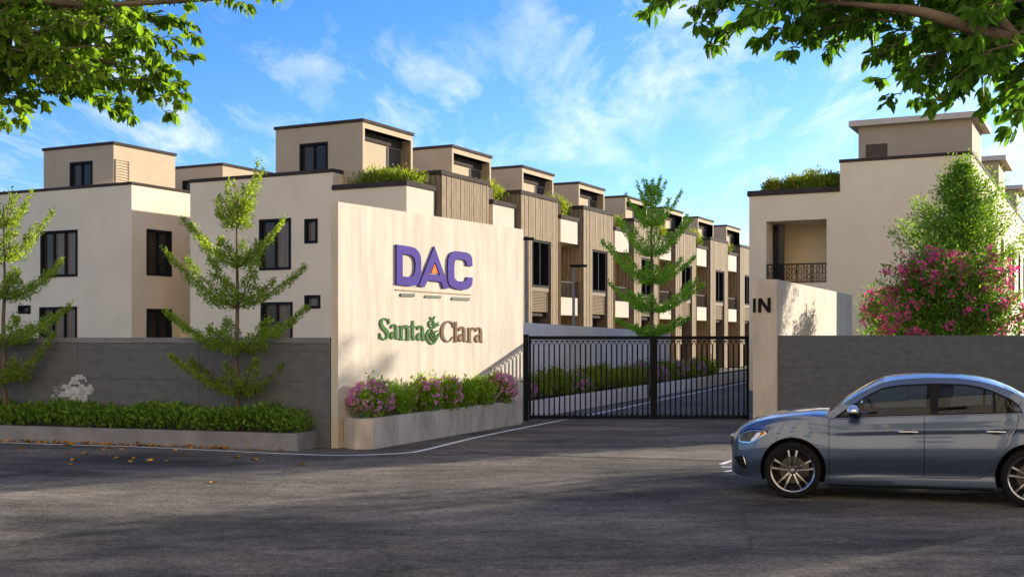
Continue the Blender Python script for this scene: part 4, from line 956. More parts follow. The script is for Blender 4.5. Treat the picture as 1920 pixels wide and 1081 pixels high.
def round_tree(label, base, trunk_h, c, r, n, size, seed, mat_, group=None, k=40, spread=.2):
    rg = np.random.default_rng(seed); t = thing("tree", label, "tree", base, 0, group)
    mb = MB(); mb.tube([(0, 0, -.1), (.05, 0, trunk_h * .5), (0, .05, trunk_h), (c[0], c[1], c[2])], [.19, .15, .13, .05], 9)
    cs = ellipsoid_pts(rg, k, c, r, .45)
    for q in cs[:24]:
        mid = (np.array([0, 0, trunk_h]) + q) / 2 + np.array([0, 0, -.2]); mb.tube([(0, 0, trunk_h * .95), tuple(mid), tuple(q)], [.07, .045, .015], 5)
    mb.build("trunk", bark_pale, t, True)
    pts = np.concatenate([q + rg.normal(size=(n // k, 3)) * np.array(r) * spread for q in cs])
    leaf_obj("crown", pts, size, mat_, t, .4, .3, .5, seed); return t
round_tree("small round tree left of the far left house at the picture edge", at(-8, 49), 2.6, (0, 0, 5.6), (1.2, 1.2, 2.2), 2600, .16, 15, leaf_bush)

# ---------------------------------------------------------------- overhanging street trees close to the camera
def overhang(label, base, trunk, limbs, sprays, seed, mat_, src, leaf, per, rad, drange, group):
    rg = np.random.default_rng(seed); rr = random.Random(seed); t = thing("tree", label, "tree", base, 0, group); b0 = Vector(base)
    mb = MB(); mb.tube([Vector(p) - b0 for p in trunk[0]], trunk[1], 12)
    for pts, ws in limbs: mb.tube([Vector(p) - b0 for p in spline(pts, 5)], np.interp(np.linspace(0, 1, (len(pts) - 1) * 5 + 1), np.linspace(0, 1, len(ws)), ws), 9)
    mb.build("trunk", bark_pale, t, True)
    P, T = [], []; tw = MB()
    for (px, py, ln, rs) in sprays:
        d = rr.uniform(*drange); e = at(px, d, hz(py - 10, d)); sp = Vector(src)
        dr = (e - sp).normalized(); st = e - dr * ln + Vector((rr.uniform(-.1, .1), rr.uniform(-.25, .25), rr.uniform(0, .18)))
        f = lambda u: st.lerp(e, u) + Vector((0, 0, .10 * math.sin(u * math.pi)))
        tw.tube([f(u) - b0 for u in (0, .3, .65, .95)], [.008, .006, .004, .002], 5)
        nt = max(3, int(ln / .085))
        for k in range(nt):
            u0 = (k + .6) / nt
            if u0 < .15: continue
            c = f(u0); sd = Vector((rr.uniform(-1, 1), rr.uniform(-1, 1), rr.uniform(-.35, .5))) * rad * rs * (1.15 - .75 * u0); tipp = c + dr * rad * .5 + sd
            tw.tube([c - b0, c.lerp(tipp, .5) + Vector((0, 0, .015)) - b0, tipp - b0], [.005, .004, .002], 4)
            for j in range(per):
                q = c.lerp(tipp, rr.uniform(.25, 1.05)); P.append(q - b0); T.append(((dr * .4 + sd.normalized() * .6).to_tuple()))
    tw.build("twigs", bark_pale, t)
    leaf_obj("crown", np.array([tuple(p) for p in P]) + rg.normal(size=(len(P), 3)) * .012, leaf, mat_, t, .55, .75, .52, seed, True, np.array(T) * np.array([1, 1, .4]) + np.array([0, 0, -.55])); return t
Ls = [(505, 2, .9), (455, 18, .8), (400, 8, .8), (345, 22, .8), (365, 78, .7), (310, 60, .8), (262, 95, .9), (345, 122, .7), (300, 115, .8), (342, 208, .55), (318, 232, .5), (282, 196, .7), (238, 236, .55), (202, 224, .5), (228, 190, .7), (182, 200, .7),
      (160, 150, .9), (112, 168, .8), (108, 196, .6), (70, 205, .7), (38, 238, .6), (5, 240, .6), (-10, 205, .8), (40, 165, .8), (90, 128, .9), (140, 95, .9), (200, 130, .9), (215, 65, .9), (150, 40, .9), (60, 80, .9), (10, 120, .9), (270, 25, .9), (90, 30, .9), (20, 50, .9),
      (200, 10, .9), (300, 150, .7), (255, 150, .8), (-30, 160, .9), (-60, 100, .9), (-100, 180, .9), (-140, 60, .9), (120, -30, 1), (250, -40, 1), (360, -30, 1), (-40, -20, 1), (440, -40, 1), (330, 175, .5), (30, 200, .7), (130, 130, .8), (180, 165, .8), (60, 130, .9), (20, 15, .9), (110, 60, .9), (240, 45, .9), (170, 110, .9),
      (25, 180, .9), (85, 165, .9), (140, 175, .8), (50, 105, .9), (0, 80, .9), (115, 105, .9), (190, 90, .9), (60, 15, .9), (150, 10, .9), (230, 115, .9), (300, 90, .8), (265, 175, .7), (215, 160, .8)]
Ls = [(a, b, c, 1.0 if b < 190 and a < 340 else .65) for a, b, c in Ls]
lb = (-6.6, 9.6, 0)
overhang("leafy street tree reaching in at the top left corner", lb, ([lb, (-6.55, 9.6, 1.6), (-6.2, 9.5, 3.0), (-5.7, 9.4, 4.2), (-5.4, 9.3, 6.0)], [.2, .17, .15, .12, .06]),
         [([(-6.3, 9.5, 2.7), at(-250, 9.3, 3.9), at(0, 9.1, hz(130, 9.1)), at(130, 9.0, hz(105, 9.0)), at(250, 8.9, hz(130, 8.9))], [.09, .06, .035, .02, .008]), ([(-6.0, 9.4, 3.6), at(-60, 9.2, hz(20, 9.2)), at(180, 9.0, hz(10, 9)), at(400, 8.9, hz(0, 8.9))], [.07, .045, .025, .008])],
         Ls, 21, leaf_canopy, at(-420, 9.3, 4.4), .082, 14, .18, (8.3, 9.7), "street trees overhanging the picture")
Rs = [(1224, 38, .8, .6), (1250, 22, .8, .6), (1300, 30, .8, .6), (1322, 62, .6, .35), (1345, 100, .6, .35), (1378, 66, .8, .6), (1440, 92, .7, .6), (1488, 108, .6, .45), (1520, 80, .7, .7), (1550, 112, .6, .35), (1470, 66, .8, 1), (1415, 40, .8, .9), (1360, 22, .8, .8), (1570, 70, .8, .8),
      (1610, 50, .8, 1), (1650, 118, .7, .6), (1652, 168, .6, .6), (1680, 200, .5, .6), (1722, 200, .6, .6), (1752, 212, .5, .4), (1800, 196, .6, .6), (1770, 150, .8, 1), (1705, 150, .8, 1), (1845, 178, .7, .8), (1862, 215, .6, .5), (1905, 258, .5, .45), (1885, 222, .6, .6), (1925, 205, .8, .8), (1800, 110, .8, 1), (1860, 130, .8, 1),
      (1905, 70, .8, 1), (1750, 95, .8, 1), (1690, 85, .8, 1), (1700, 35, .8, 1), (1785, 30, .8, 1), (1850, 18, .8, 1), (1540, 25, .8, 1), (1480, 12, .8, 1), (1620, 10, .8, 1), (1560, -30, .9, 1), (1680, -40, .9, 1), (1420, -20, .9, 1), (1320, -10, .9, 1), (1800, -40, .9, 1), (1950, 120, .9, 1), (2000, 40, .9, 1), (2000, 200, .9, 1), (1940, -20, 1, 1), (2080, 130, 1, 1),
      (1910, 160, .8, 1), (1830, 75, .8, 1), (1740, 130, .8, 1), (1660, 60, .8, 1), (1880, 100, .8, 1), (1790, 175, .6, .9), (1690, 120, .8, 1), (1720, 175, .6, .9), (1870, 55, .8, 1), (1895, 185, .8, 1), (1850, 150, .8, 1), (1820, 130, .8, 1), (1900, 30, .8, 1), (1510, 50, .8, 1)]
rb = (6.2, 8.2, 0)
overhang("leafy street tree with a bare limb reaching in at the top right corner", rb, ([rb, (6.15, 8.2, 1.4), (5.7, 8.0, 2.5), (5.0, 7.8, 3.1), (4.2, 7.6, 3.5), at(1960, 7.5, hz(108, 7.5))], [.22, .19, .16, .12, .09, .066]),
         [([at(2020, 7.52, hz(128, 7.52)), at(1960, 7.5, hz(108, 7.5)), at(1890, 7.45, hz(75, 7.45)), at(1800, 7.4, hz(46, 7.4)), at(1720, 7.4, hz(22, 7.4)), at(1640, 7.4, hz(12, 7.4)), at(1500, 7.3, hz(0, 7.3))], [.07, .062, .048, .042, .034, .02, .008]), ([at(1915, 7.48, hz(86, 7.48)), at(1882, 7.5, hz(48, 7.5)), at(1862, 7.6, hz(5, 7.6)), at(1835, 7.7, hz(-90, 7.7))], [.045, .04, .034, .015])],
         Rs, 22, leaf_canopy_r, at(2120, 7.6, 4.2), .088, 15, .18, (7.0, 8.6), "street trees overhanging the picture")

# street trees past the right picture edge; they shade the foreground
shade = [((19.8, 28.6, 0), 4.2, (0, 0, 6.1), (2.4, 2.2, 1.4), 3000, "street tree beyond the right picture edge, behind the charcoal wall"), ((24.3, 28.8, 0), 4.2, (0, 0, 6.0), (2.6, 2.4, 1.5), 3000, "broad street tree beyond the right picture edge, behind the far end of the charcoal wall"),
         ((17.2, 25.0, 0), 4.0, (0, 0, 6.0), (2.3, 2.2, 1.3), 2800, "street tree beyond the right picture edge, just in front of the charcoal wall"), ((22.0, 24.6, 0), 4.0, (0, 0, 6.0), (2.8, 2.6, 1.5), 3800, "broad street tree beyond the right picture edge, in front of the charcoal wall"),
         ((27.0, 25.6, 0), 4.2, (0, 0, 6.2), (2.8, 2.6, 1.6), 3600, "street tree beyond the right picture edge, farthest from the gate"),
         ((14.6, 16.2, 0), 3.2, (0, 0, 4.9), (2.2, 2.2, 1.2), 2600, "low street tree beyond the right picture edge, behind the car")]
for i, (b, th, c, r, n, lb_) in enumerate(shade):
    c = (c[0], c[1], c[2] * .87); th *= .87
    round_tree(lb_, b, th, c, r, n, .20, 40 + i, leaf_canopy, "street trees beyond the right picture edge", 30, .20)

# fallen leaves
rg = np.random.default_rng(17); P = []
for i in range(950):
    s = QL * rg.random() ** .8; s = rg.uniform(.35, 7.6); P.append(Q0 + QE * s - QN * abs(rg.normal(0, .085)) - QN * .02 + Vector((0, 0, rg.uniform(.008, .035))))
for px, py in [(36, 842), (42, 843), (120, 834), (130, 842), (135, 850), (143, 858), (142, 861), (168, 849), (195, 842), (225, 858), (248, 864), (255, 859), (293, 860), (272, 866), (310, 863), (452, 859), (483, 863), (508, 868), (395, 906), (125, 871), (332, 846), (205, 840), (227, 841), (450, 858), (60, 850), (100, 846), (355, 852), (560, 872), (620, 862)]:
    P.append(gp(px, py) + Vector((0, 0, .012)))
me = leaf_obj("fallen_leaves", np.array([tuple(p) for p in P]), .125, leaf_fallen, None, 3.0, 0, .6, 18, True, zf=.12)
me['label'] = "yellow fallen leaves strewn along the foot of the left planter"; me['kind'] = 'stuff'
# ================================================================== CAR
paint = surf("slate_blue_paint", (0.072, 0.104, 0.180), 0.28, 0.03, 3, 200, 0.0, metal=0.65, spec=0.4, coat=1.0)
trim_black = surf("black_trim", (0.012, 0.012, 0.013), 0.35, 0.1, 6, 60, 0.0)
chrome = surf("chrome", (0.72, 0.73, 0.75), 0.14, 0.02, 3, 60, 0.0, metal=1.0)
alloy = surf("alloy", (0.36, 0.37, 0.40), 0.3, 0.05, 3, 60, 0.0, metal=1.0)
alloy_dark = surf("dark_alloy", (0.045, 0.045, 0.05), 0.4, 0.05, 3, 60, 0.0, metal=0.6)
rubber = surf("rubber", (0.012, 0.012, 0.012), 0.75, 0.15, 8, 80, 0.1)
disc_mat = surf("brake_disc_steel", (0.09, 0.085, 0.08), 0.45, 0.1, 8, 60, 0.0, metal=1.0)
seat_mat = surf("seat_leather", (0.025, 0.024, 0.026), 0.5, 0.1, 8, 60, 0.1)
silver = surf("silver_mirror_cap", (0.62, 0.65, 0.70), 0.15, 0.02, 3, 60, 0.0, metal=0.8, coat=1.0)
red_lens = surf("red_lens", (0.30, 0.01, 0.01), 0.15, 0.05, 6, 60, 0.0)
amber = surf("amber_lens", (0.65, 0.16, 0.03), 0.2, 0.05, 6, 60, 0.0)
lens_dark = surf("headlamp_interior", (0.10, 0.085, 0.06), 0.15, 0.5, 14, 40, 0.0, coat=0.3)
drl = surf("daytime_strip", (0.82, 0.83, 0.85), 0.15, 0.02, 6, 60, 0.0, coat=1.0)
def glassmat(name, col, tr):
    m, nt, b = new_mat(name); N = nt.nodes.new; K = nt.links.new
    g = N('ShaderNodeBsdfGlossy'); g.inputs['Roughness'].default_value = 0.02; g.inputs['Color'].default_value = (1, 1, 1, 1)
    t = N('ShaderNodeBsdfTransparent'); t.inputs['Color'].default_value = col + (1,)
    f = N('ShaderNodeFresnel'); f.inputs['IOR'].default_value = 1.33
    ms = N('ShaderNodeMixShader'); K(f.outputs[0], ms.inputs[0]); K(t.outputs[0], ms.inputs[1]); K(g.outputs[0], ms.inputs[2]); K(ms.outputs[0], nt.nodes['Material Output'].inputs['Surface']); return m
car_glass = glassmat("tinted_glass", (0.62, 0.72, 0.78), .5); clear_glass = glassmat("clear_glass", (0.80, 0.86, 0.86), .8)

CR = Vector((.9527, -.304, 0)).normalized(); CN = Vector((-CR.y, CR.x, 0))                       # to the rear / away from the camera
contact = gp(1487, 932); C0 = contact + CN * .80
car = thing("car", "slate blue sedan parked at the right edge in front of the charcoal wall", "car", C0, math.atan2(CR.y, CR.x))
WB = on_line(1934, contact, CR)
def cz(zx, zy, y=-.84):
    px, py = 1340 + zx / 3.3103, 660 + zy / 3.3103
    o = C0 + CN * y; s = on_line(px, o, CR); d = o.y + CR.y * s; return s, hz(py, d)
def herm(xs, ys):
    xs = np.array(xs, float); ys = np.array(ys, float); m = np.gradient(ys, xs)
    d = np.diff(ys) / np.diff(xs)
    for i in range(1, len(xs) - 1):
        m[i] = 0 if d[i - 1] * d[i] <= 0 else 2 * d[i - 1] * d[i] / (d[i - 1] + d[i])
    m[0], m[-1] = d[0], d[-1]
    def f(x):
        x = np.clip(x, xs[0], xs[-1]); i = np.clip(np.searchsorted(xs, x) - 1, 0, len(xs) - 2); h = xs[i + 1] - xs[i]; t = (x - xs[i]) / h
        return (2 * t ** 3 - 3 * t ** 2 + 1) * ys[i] + (t ** 3 - 2 * t ** 2 + t) * h * m[i] + (-2 * t ** 3 + 3 * t ** 2) * ys[i + 1] + (t ** 3 - t ** 2) * h * m[i + 1]
    return f
TAIL = WB + .95
NOSE = cz(99, 620, -.5)[0]
Wf = herm([NOSE, NOSE + .02, NOSE + .07, NOSE + .16, NOSE + .32, NOSE + .55, .1, .6, WB - .3, WB + .3, TAIL - .35, TAIL - .12, TAIL - .04, TAIL], [.40, .52, .63, .72, .80, .855, .875, .88, .885, .885, .84, .78, .70, .60])
belt = lambda zx: cz(zx, np.interp(zx, [700, 745, 1330, 1900], [412, 405, 389, 376]))
bx = [belt(z) for z in (745, 1000, 1330, 1650, 1900)]
hood_e = [cz(a, b, -.72) for a, b in ((160, 480), (230, 444), (330, 415), (450, 397), (580, 392), (690, 402))]
zs = herm([NOSE, NOSE + .04] + [p[0] for p in hood_e] + [p[0] for p in bx] + [WB + .35, WB + .7, TAIL - .05, TAIL], [.66, .715] + [p[1] for p in hood_e] + [p[1] - .004 for p in bx] + [1.0, .99, .94, .86])
hood_t = [cz(a, b, -.3) for a, b in ((128, 492), (165, 452), (215, 424), (300, 397), (400, 375), (520, 358), (640, 351))]
zt = herm([NOSE] + [p[0] for p in hood_t] + [hood_t[-1][0] + .25, 1.2, WB, WB + .45, WB + .75, TAIL - .04, TAIL], [.70] + [p[1] for p in hood_t] + [hood_t[-1][1] + .0, 1.0, 1.02, 1.05, 1.05, 1.0, .88])
zb = herm([NOSE, NOSE + .1, NOSE + .45, .35, .6, WB - .4, WB + .35, TAIL - .2, TAIL], [.27, .235, .19, .165, .16, .165, .2, .26, .34])
COWL = cz(690, 380, -.66)[0] + .03; DECK = cz(2110, 380, -.66)[0] - .03
_ins = herm([.10, .16, .20, .255, .33, .40, .52, .62, .74, .795, .815, .85, .92, .98, 1.2], [.13, .075, .046, .046, .056, .034, .006, .004, .024, .028, .012, .026, .046, .075, .15])
_soft = herm([.10, .16, .20, .255, .30, .36, .50, .62, .72, .80, .85, .92, .98, 1.2], [.13, .075, .052, .050, .050, .026, .002, .003, .009, .019, .028, .046, .075, .15])
CR0 = cz(560, 470, -.84)[0]; CR1 = cz(900, 470, -.84)[0]
def side_y(x, z):
    k = np.clip((x - CR0) / (CR1 - CR0), 0, 1) * np.clip((TAIL - .3 - x) / .6, 0, 1) * .75; q = z / zs(x) * .985
    return Wf(x) - (k * _ins(q) + (1 - k) * _soft(q)) * min(1, .5 + Wf(x))
mb = MB(); xs_ = np.concatenate([np.linspace(NOSE, NOSE + .2, 12), np.linspace(NOSE + .23, TAIL - .2, 84), np.linspace(TAIL - .17, TAIL, 10)])
rings = []
for x in xs_:
    b, s, tp = float(zb(x)), float(zs(x)), float(zt(x)); pr = [(float(side_y(x, z)), z) for z in np.concatenate([np.linspace(b, b + .14, 4), np.linspace(b + .17, s, 34)])]
    ye = pr[-1][0]; cab = COWL < x < DECK
    if cab: up = [(ye - .012, s - .004), (ye - .04, s - .06), (ye * .6, s - .16), (ye * .3, s - .17), (0, s - .17)]
    else: up = [(ye * .985, s + (tp - s) * .10), (ye * .93, s + (tp - s) * .33), (ye * .75, s + (tp - s) * .68), (ye * .42, s + (tp - s) * .93), (0, tp)]
    half = [(0, b + .02), (pr[0][0] * .8, b + .005)] + pr + up
    rings.append([(x, -y, z) for y, z in half] + [(x, y, z) for y, z in half[-2:0:-1]])
m = len(rings[0]); v = [p for r in rings for p in r]; f = []
for i in range(len(rings) - 1):
    for k in range(m): f.append((i * m + k, (i + 1) * m + k, (i + 1) * m + (k + 1) % m, i * m + (k + 1) % m))
f.append(tuple(range(m))); f.append(tuple(range((len(rings) - 1) * m, len(rings) * m))[::-1])
mb.add(v, f); body = mb.build("body", [paint, trim_black], car)
bm = bmesh.new(); bm.from_mesh(body.data); bmesh.ops.recalc_face_normals(bm, faces=bm.faces[:]); bm.to_mesh(body.data); bm.free()
TR = .338
for wx in (0, WB):
    for sgn in (-1, 1):
        cm = MB(); cm.lathe([(0.0001, -.17), (TR + .052, -.17), (TR + .052, .5), (0.0001, .5)], 56, M=Matrix.Translation((wx, .72, TR + .005)) if sgn > 0 else Matrix.Translation((wx, -.72, TR + .005)) @ Matrix.Rotation(math.pi, 4, 'Z'))
        cut = cm.build("cutter", trim_black); bm = bmesh.new(); bm.from_mesh(cut.data); bmesh.ops.remove_doubles(bm, verts=bm.verts[:], dist=.0005); bmesh.ops.recalc_face_normals(bm, faces=bm.faces[:]); bm.to_mesh(cut.data); bm.free()
        cut.parent = car; md = body.modifiers.new("arch", 'BOOLEAN'); md.operation = 'DIFFERENCE'; md.solver = 'EXACT'; md.object = cut; md.material_mode = 'TRANSFER'
bpy.context.view_layer.update()
ev = body.evaluated_get(bpy.context.evaluated_depsgraph_get()); nme = bpy.data.meshes.new_from_object(ev); body.modifiers.clear(); body.data = nme; nme.name = "body"
for o in [o for o in bpy.data.objects if o.name.startswith("cutter")]: bpy.data.objects.remove(o)
nme.polygons.foreach_set('use_smooth', [True] * len(nme.polygons)); nme.set_sharp_from_angle(angle=R(32))

def patch(name, x0, x1, up, lo, mat_, fn=None, off=.004, n=20, m_=8, parent=None, sides=(-1,), skirt=0.0, smooth=True):
    fn = fn or side_y; out = []
    for sd in sides:
        mb = MB(); g = []
        for i in range(n + 1):
            x = x0 + (x1 - x0) * i / n; a, b = float(lo(x)), float(up(x))
            g.append([(x, sd * (float(fn(x, a + (b - a) * j / m_)) + off), a + (b - a) * j / m_) for j in range(m_ + 1)])
        vs_ = [p for r in g for p in r]; fs = []
        for i in range(n):
            for j in range(m_):
                q = (i * (m_ + 1) + j, (i + 1) * (m_ + 1) + j, (i + 1) * (m_ + 1) + j + 1, i * (m_ + 1) + j + 1); fs.append(q if sd < 0 else q[::-1])
        mb.add(vs_, fs)
        out.append(mb.build(name, mat_, parent or car, smooth))
    return out
def curve(pts, y=-.84):
    P = [cz(a, b, y) for a, b in pts]; return (lambda x: np.interp(x, [p[0] for p in P], [p[1] for p in P]))
zx = lambda a, b, y=-.86: cz(a, b, y)[0]
beltf = lambda x: zs(x) - .012
low1 = curve([(700, 776), (1310, 776), (1640, 783), (1690, 755), (1740, 690), (1820, 590), (1880, 470), (1895, 400)], -.86)
for (a, b, hx) in ((712, 1298, 1200), (1303, 1886, 1746)):
    xa, xb = zx(a, 600), zx(b, 600)
    for sd in (-1, 1):
        patch("door_gap", xa - .007, xb + .007, lambda x: beltf(x) + .004, lambda x: low1(x) - .009, trim_black, off=.002, n=30, m_=26, sides=(sd,))
        d = patch("door", xa, xb, beltf, low1, paint, off=.0045, n=30, m_=26, sides=(sd,))[0]
        h0, h1 = zx(hx - 70, 495), zx(hx + 70, 495); hzz = cz(hx, 494, -.86)[1]
        hb = MB(); ym = side_y((h0 + h1) / 2, hzz)
        ps = [(h0 + (h1 - h0) * q, sd * (ym + .004 + .030 * math.sin(math.pi * q) ** .35), hzz + .004 * math.sin(math.pi * q)) for q in np.linspace(0, 1, 11)]
        hb.tube(ps, [.008] + [.013] * 9 + [.008], 8); hb.build("handle", chrome, d, True)
        ub = lambda x, h0=h0, h1=h1, z=hzz: z + .030 * math.sqrt(max(0, 1 - ((x - (h0 + h1) / 2) / ((h1 - h0) * .31)) ** 2)); lb_ = lambda x, h0=h0, h1=h1, z=hzz: z - .034 * math.sqrt(max(0, 1 - ((x - (h0 + h1) / 2) / ((h1 - h0) * .31)) ** 2))
        patch("handle_recess", (h0 + h1) / 2 - (h1 - h0) * .31, (h0 + h1) / 2 + (h1 - h0) * .31, ub, lb_, alloy_dark, off=.0062, n=16, m_=4, parent=d, sides=(sd,))
# greenhouse
def yg(x, z):
    w = float(side_y(x, float(zs(x)))) - .012; return w - max(0, z - float(zs(x))) * .46 - .12 * max(0, z - float(zs(x))) ** 2
outer_t = [(690, 380), (760, 340), (860, 280), (960, 226), (1040, 190), (1120, 174), (1220, 164), (1350, 159), (1480, 161), (1600, 173), (1720, 198), (1830, 236), (1930, 285), (2030, 338), (2110, 380)]
OT = [cz(a, b, -.66) for a, b in outer_t]; otx = [p[0] for p in OT]; otz = [p[1] for p in OT]; outf = herm(otx, otz)
glass_t = curve([(745, 404), (765, 390), (840, 338), (900, 300), (960, 264), (1040, 226), (1120, 211), (1200, 204), (1340, 198), (1400, 198), (1560, 203), (1650, 219), (1720, 240), (1840, 292), (1895, 335), (1908, 374)], -.75)
gx0, gx1 = zx(745, 404, -.75), zx(1908, 374, -.75)
XA, XB = otx[0], otx[-1]
fl = lambda x: max(float(zs(x)) - .006, float(glass_t(x)) if gx0 < x < gx1 else 0)
ou = lambda x: max(float(outf(x)), fl(x) + .002)
patch("roof_side_frame", XA, XB, ou, fl, paint, yg, .0, 90, 3, sides=(-1, 1))
for a, b, nm_ in ((1338, 1386, "centre_pillar"), (1727, 1744, "window_divider")):
    patch(nm_, zx(a, 300, -.75), zx(b, 300, -.75), lambda x: glass_t(x) + .004, lambda x: zs(x) - .008, trim_black, yg, .003, 4, 8, sides=(-1, 1))
rim_lo = lambda x: max(float(zs(x)) - .002, float(glass_t(x)) - .014)
patch("window_trim", gx0 + .01, gx1 - .005, lambda x: max(float(glass_t(x)) + .006, float(zs(x)) + .004), rim_lo, trim_black, yg, .004, 80, 1, sides=(-1, 1))
patch("belt_trim", gx0, gx1, lambda x: zs(x) + .012, lambda x: zs(x) - .010, trim_black, yg, .004, 40, 1, sides=(-1, 1))
for a, b in ((752, 1338), (1386, 1727), (1744, 1904)):
    patch("side_window", zx(a, 398, -.75), zx(b, 300, -.75), lambda x: max(glass_t(x), zs(x) + .001), lambda x: zs(x) - .003, car_glass, yg, -.002, 24, 6, sides=(-1, 1))
def top_panel(name, x0, x1, mat_, n=30, crown=.055, dz=0.0, fwd=0.0):
    mb = MB(); vs_ = []; fs = []; k = 14
    for i in range(n + 1):
        x = x0 + (x1 - x0) * i / n; z = float(outf(x)); ye = yg(x, z)
        for j in range(k + 1):
            q = -1 + 2 * j / k; vs_.append((x + fwd * (1 - q * q), q * ye, z + dz + crown * (1 - abs(q) ** 2.4) * min(1, 4 * (min(x - XA, XB - x) + .02))))
    for i in range(n):
        for j in range(k): fs.append((i * (k + 1) + j, (i + 1) * (k + 1) + j, (i + 1) * (k + 1) + j + 1, i * (k + 1) + j + 1))
    mb.add(vs_, fs); return mb.build(name, mat_, car, True)
RF, RB_ = zx(1050, 187, -.66), zx(1800, 224, -.66)
top_panel("roof", RF, RB_, paint); top_panel("windscreen", XA, RF, clear_glass, fwd=-.10 if False else 0); top_panel("rear_window", RB_, XB, car_glass)
# headlamps, bumper trim, plate, tail lamps
hu = curve([(148, 519), (170, 503), (205, 490), (250, 484), (300, 487), (316, 497)], -.78); hl_ = curve([(148, 549), (165, 555), (215, 556), (250, 541), (280, 522), (316, 499)], -.78)
h0, h1 = zx(148, 520, -.78), zx(316, 497, -.78)
for sd in (-1, 1):
    hb = patch("headlight", h0, h1, hu, hl_, lens_dark, off=.006, n=20, m_=5, sides=(sd,))[0]
    patch("lamp_surround", h0 - .008, h1 + .010, lambda x: float(hu(x)) + .012, lambda x: float(hl_(x)) - .010, chrome, off=.0035, n=20, m_=5, parent=hb, sides=(sd,))
    patch("lamp_brow", h0 - .012, h1 + .03, lambda x: float(hu(x)) + .022, lambda x: float(hu(x)) + .006, trim_black, off=.005, n=16, m_=2, parent=hb, sides=(sd,))
    su, sl = curve([(225, 540), (246, 520), (262, 498), (305, 492)], -.78), curve([(225, 552), (250, 541), (275, 520), (305, 499)], -.78)
    patch("light_strip", zx(225, 545, -.78), zx(285, 500, -.78), su, sl, drl, off=.010, n=10, m_=2, parent=hb, sides=(sd,))
    patch("indicator", zx(285, 500, -.78), zx(312, 500, -.78), lambda x: float(su(x)) - .004, lambda x: float(hl_(x)) + .003, amber, off=.0085, n=6, m_=2, parent=hb, sides=(sd,))
    patch("bumper_vent", zx(122, 660, -.6), zx(190, 660, -.78), curve([(122, 650), (172, 640), (192, 648)], -.75), curve([(122, 668), (150, 705), (192, 725)], -.75), trim_black, off=.006, n=10, m_=4, sides=(sd,))
    cb = MB(); pp = [cz(a, b, -.78) for a, b in ((175, 640), (181, 660), (190, 695), (196, 722))]; cb.tube([(p[0], sd * (float(side_y(p[0], p[1])) + .012), p[1]) for p in pp], [.005, .008, .009, .006], 6); cb.build("vent_trim", chrome, car, True)
    patch("tail_light", TAIL - .28, TAIL - .02, lambda x: .93 - .02 * (TAIL - x), lambda x: .80 + .1 * (TAIL - x), red_lens, off=.006, n=10, m_=4, sides=(sd,))
    patch("sill_trim", zx(700, 800, -.84), WB - TR - .06, lambda x: zb(x) + .022, lambda x: zb(x) + .001, trim_black, off=.003, n=20, m_=1, sides=(sd,))
    ms = Matrix.Translation(Vector((cz(866, 366, -.97)[0], sd * .965, cz(866, 366, -.97)[1])))
    mm = MB(); bm = bmesh.new(); bmesh.ops.create_uvsphere(bm, u_segments=20, v_segments=12, radius=1)
    for q in bm.verts:
        q.co.x *= .078 * (1.12 if q.co.x < 0 else .78); q.co.y *= .105; q.co.z *= .074 if q.co.z > 0 else .066
    bm.verts.index_update(); mm.add([ms @ q.co for q in bm.verts], [[q.index for q in ff.verts] for ff in bm.faces], 0); 
    mm.m = [1 if sum(mm.v[i][2] for i in ff) / len(ff) < ms.translation.z - .022 else 0 for ff in mm.f]; bm.free()
    mi = mm.build("side_mirror", [silver, trim_black], car, True)
    am = MB(); am.tube([(ms.translation.x + .0, sd * .93, ms.translation.z - .05), (ms.translation.x + .03, sd * .84, ms.translation.z - .065), (ms.translation.x + .05, sd * .78, ms.translation.z - .05)], [.03, .028, .03], 8); am.build("mirror_arm", trim_black, mi, True)
pb = MB(); pb.box(NOSE - .018, NOSE - .004, -.26, .26, .43, .545, bev=.004); pb.build("number_plate", trim_black, car)
gb = MB()
for i in range(7): gb.box(NOSE - .006, NOSE + .03, -.40, .40, .555 + i * .018, .565 + i * .018)
gb.build("grille", trim_black, car)
eb = MB(); eb.box(NOSE - .012, NOSE + .02, -.40, .40, .685, .71, bev=.004); eb.build("grille_trim", chrome, car)
# interior
sm_ = MB()
def seat(xc, yc, w, dz=0.0):
    mb = MB(); T0 = Matrix.Translation((xc, yc, dz))
    mb.box(-.28, .24, -w / 2, w / 2, .62, .80, M=T0, bev=.05); mb.box(-.07, .07, -w / 2, w / 2, 0, .66, M=T0 @ Matrix.Translation((.27, 0, .72)) @ Matrix.Rotation(R(16), 4, 'Y'), bev=.05)
    mb.box(-.05, .05, -.13, .13, 0, .20, M=T0 @ Matrix.Translation((.45, 0, 1.31 - .09)) @ Matrix.Rotation(R(8), 4, 'Y'), bev=.045)
    mb.build("seat", seat_mat, car, True, 40)
seat(zx(1200, 300, -.36), -.37, .50); seat(zx(1200, 300, -.36), .37, .50); seat(zx(1200, 300, -.36) + .70, -.36, .6, -.09); seat(zx(1200, 300, -.36) + .70, .36, .6, -.09)
stw = MB(); c = Vector((zx(1000, 330, -.36), -.37, 1.02)); rot = Matrix.Translation(c) @ Matrix.Rotation(R(62), 4, 'Y')
stw.tube([rot @ Vector((.18 * math.cos(a), .18 * math.sin(a), 0)) for a in np.linspace(0, 2 * math.pi, 28)], .014, 8); stw.tube([rot @ Vector((-.18, 0, 0)), rot @ Vector((.18, 0, 0))], .015, 6); stw.tube([rot @ Vector((0, 0, 0)), rot @ Vector((0, .18, 0))], .015, 6); stw.tube([rot @ Vector((0, 0, 0)), rot @ Vector((0, 0, -.3))], .03, 8)
stw.build("steering_wheel", seat_mat, car, True)
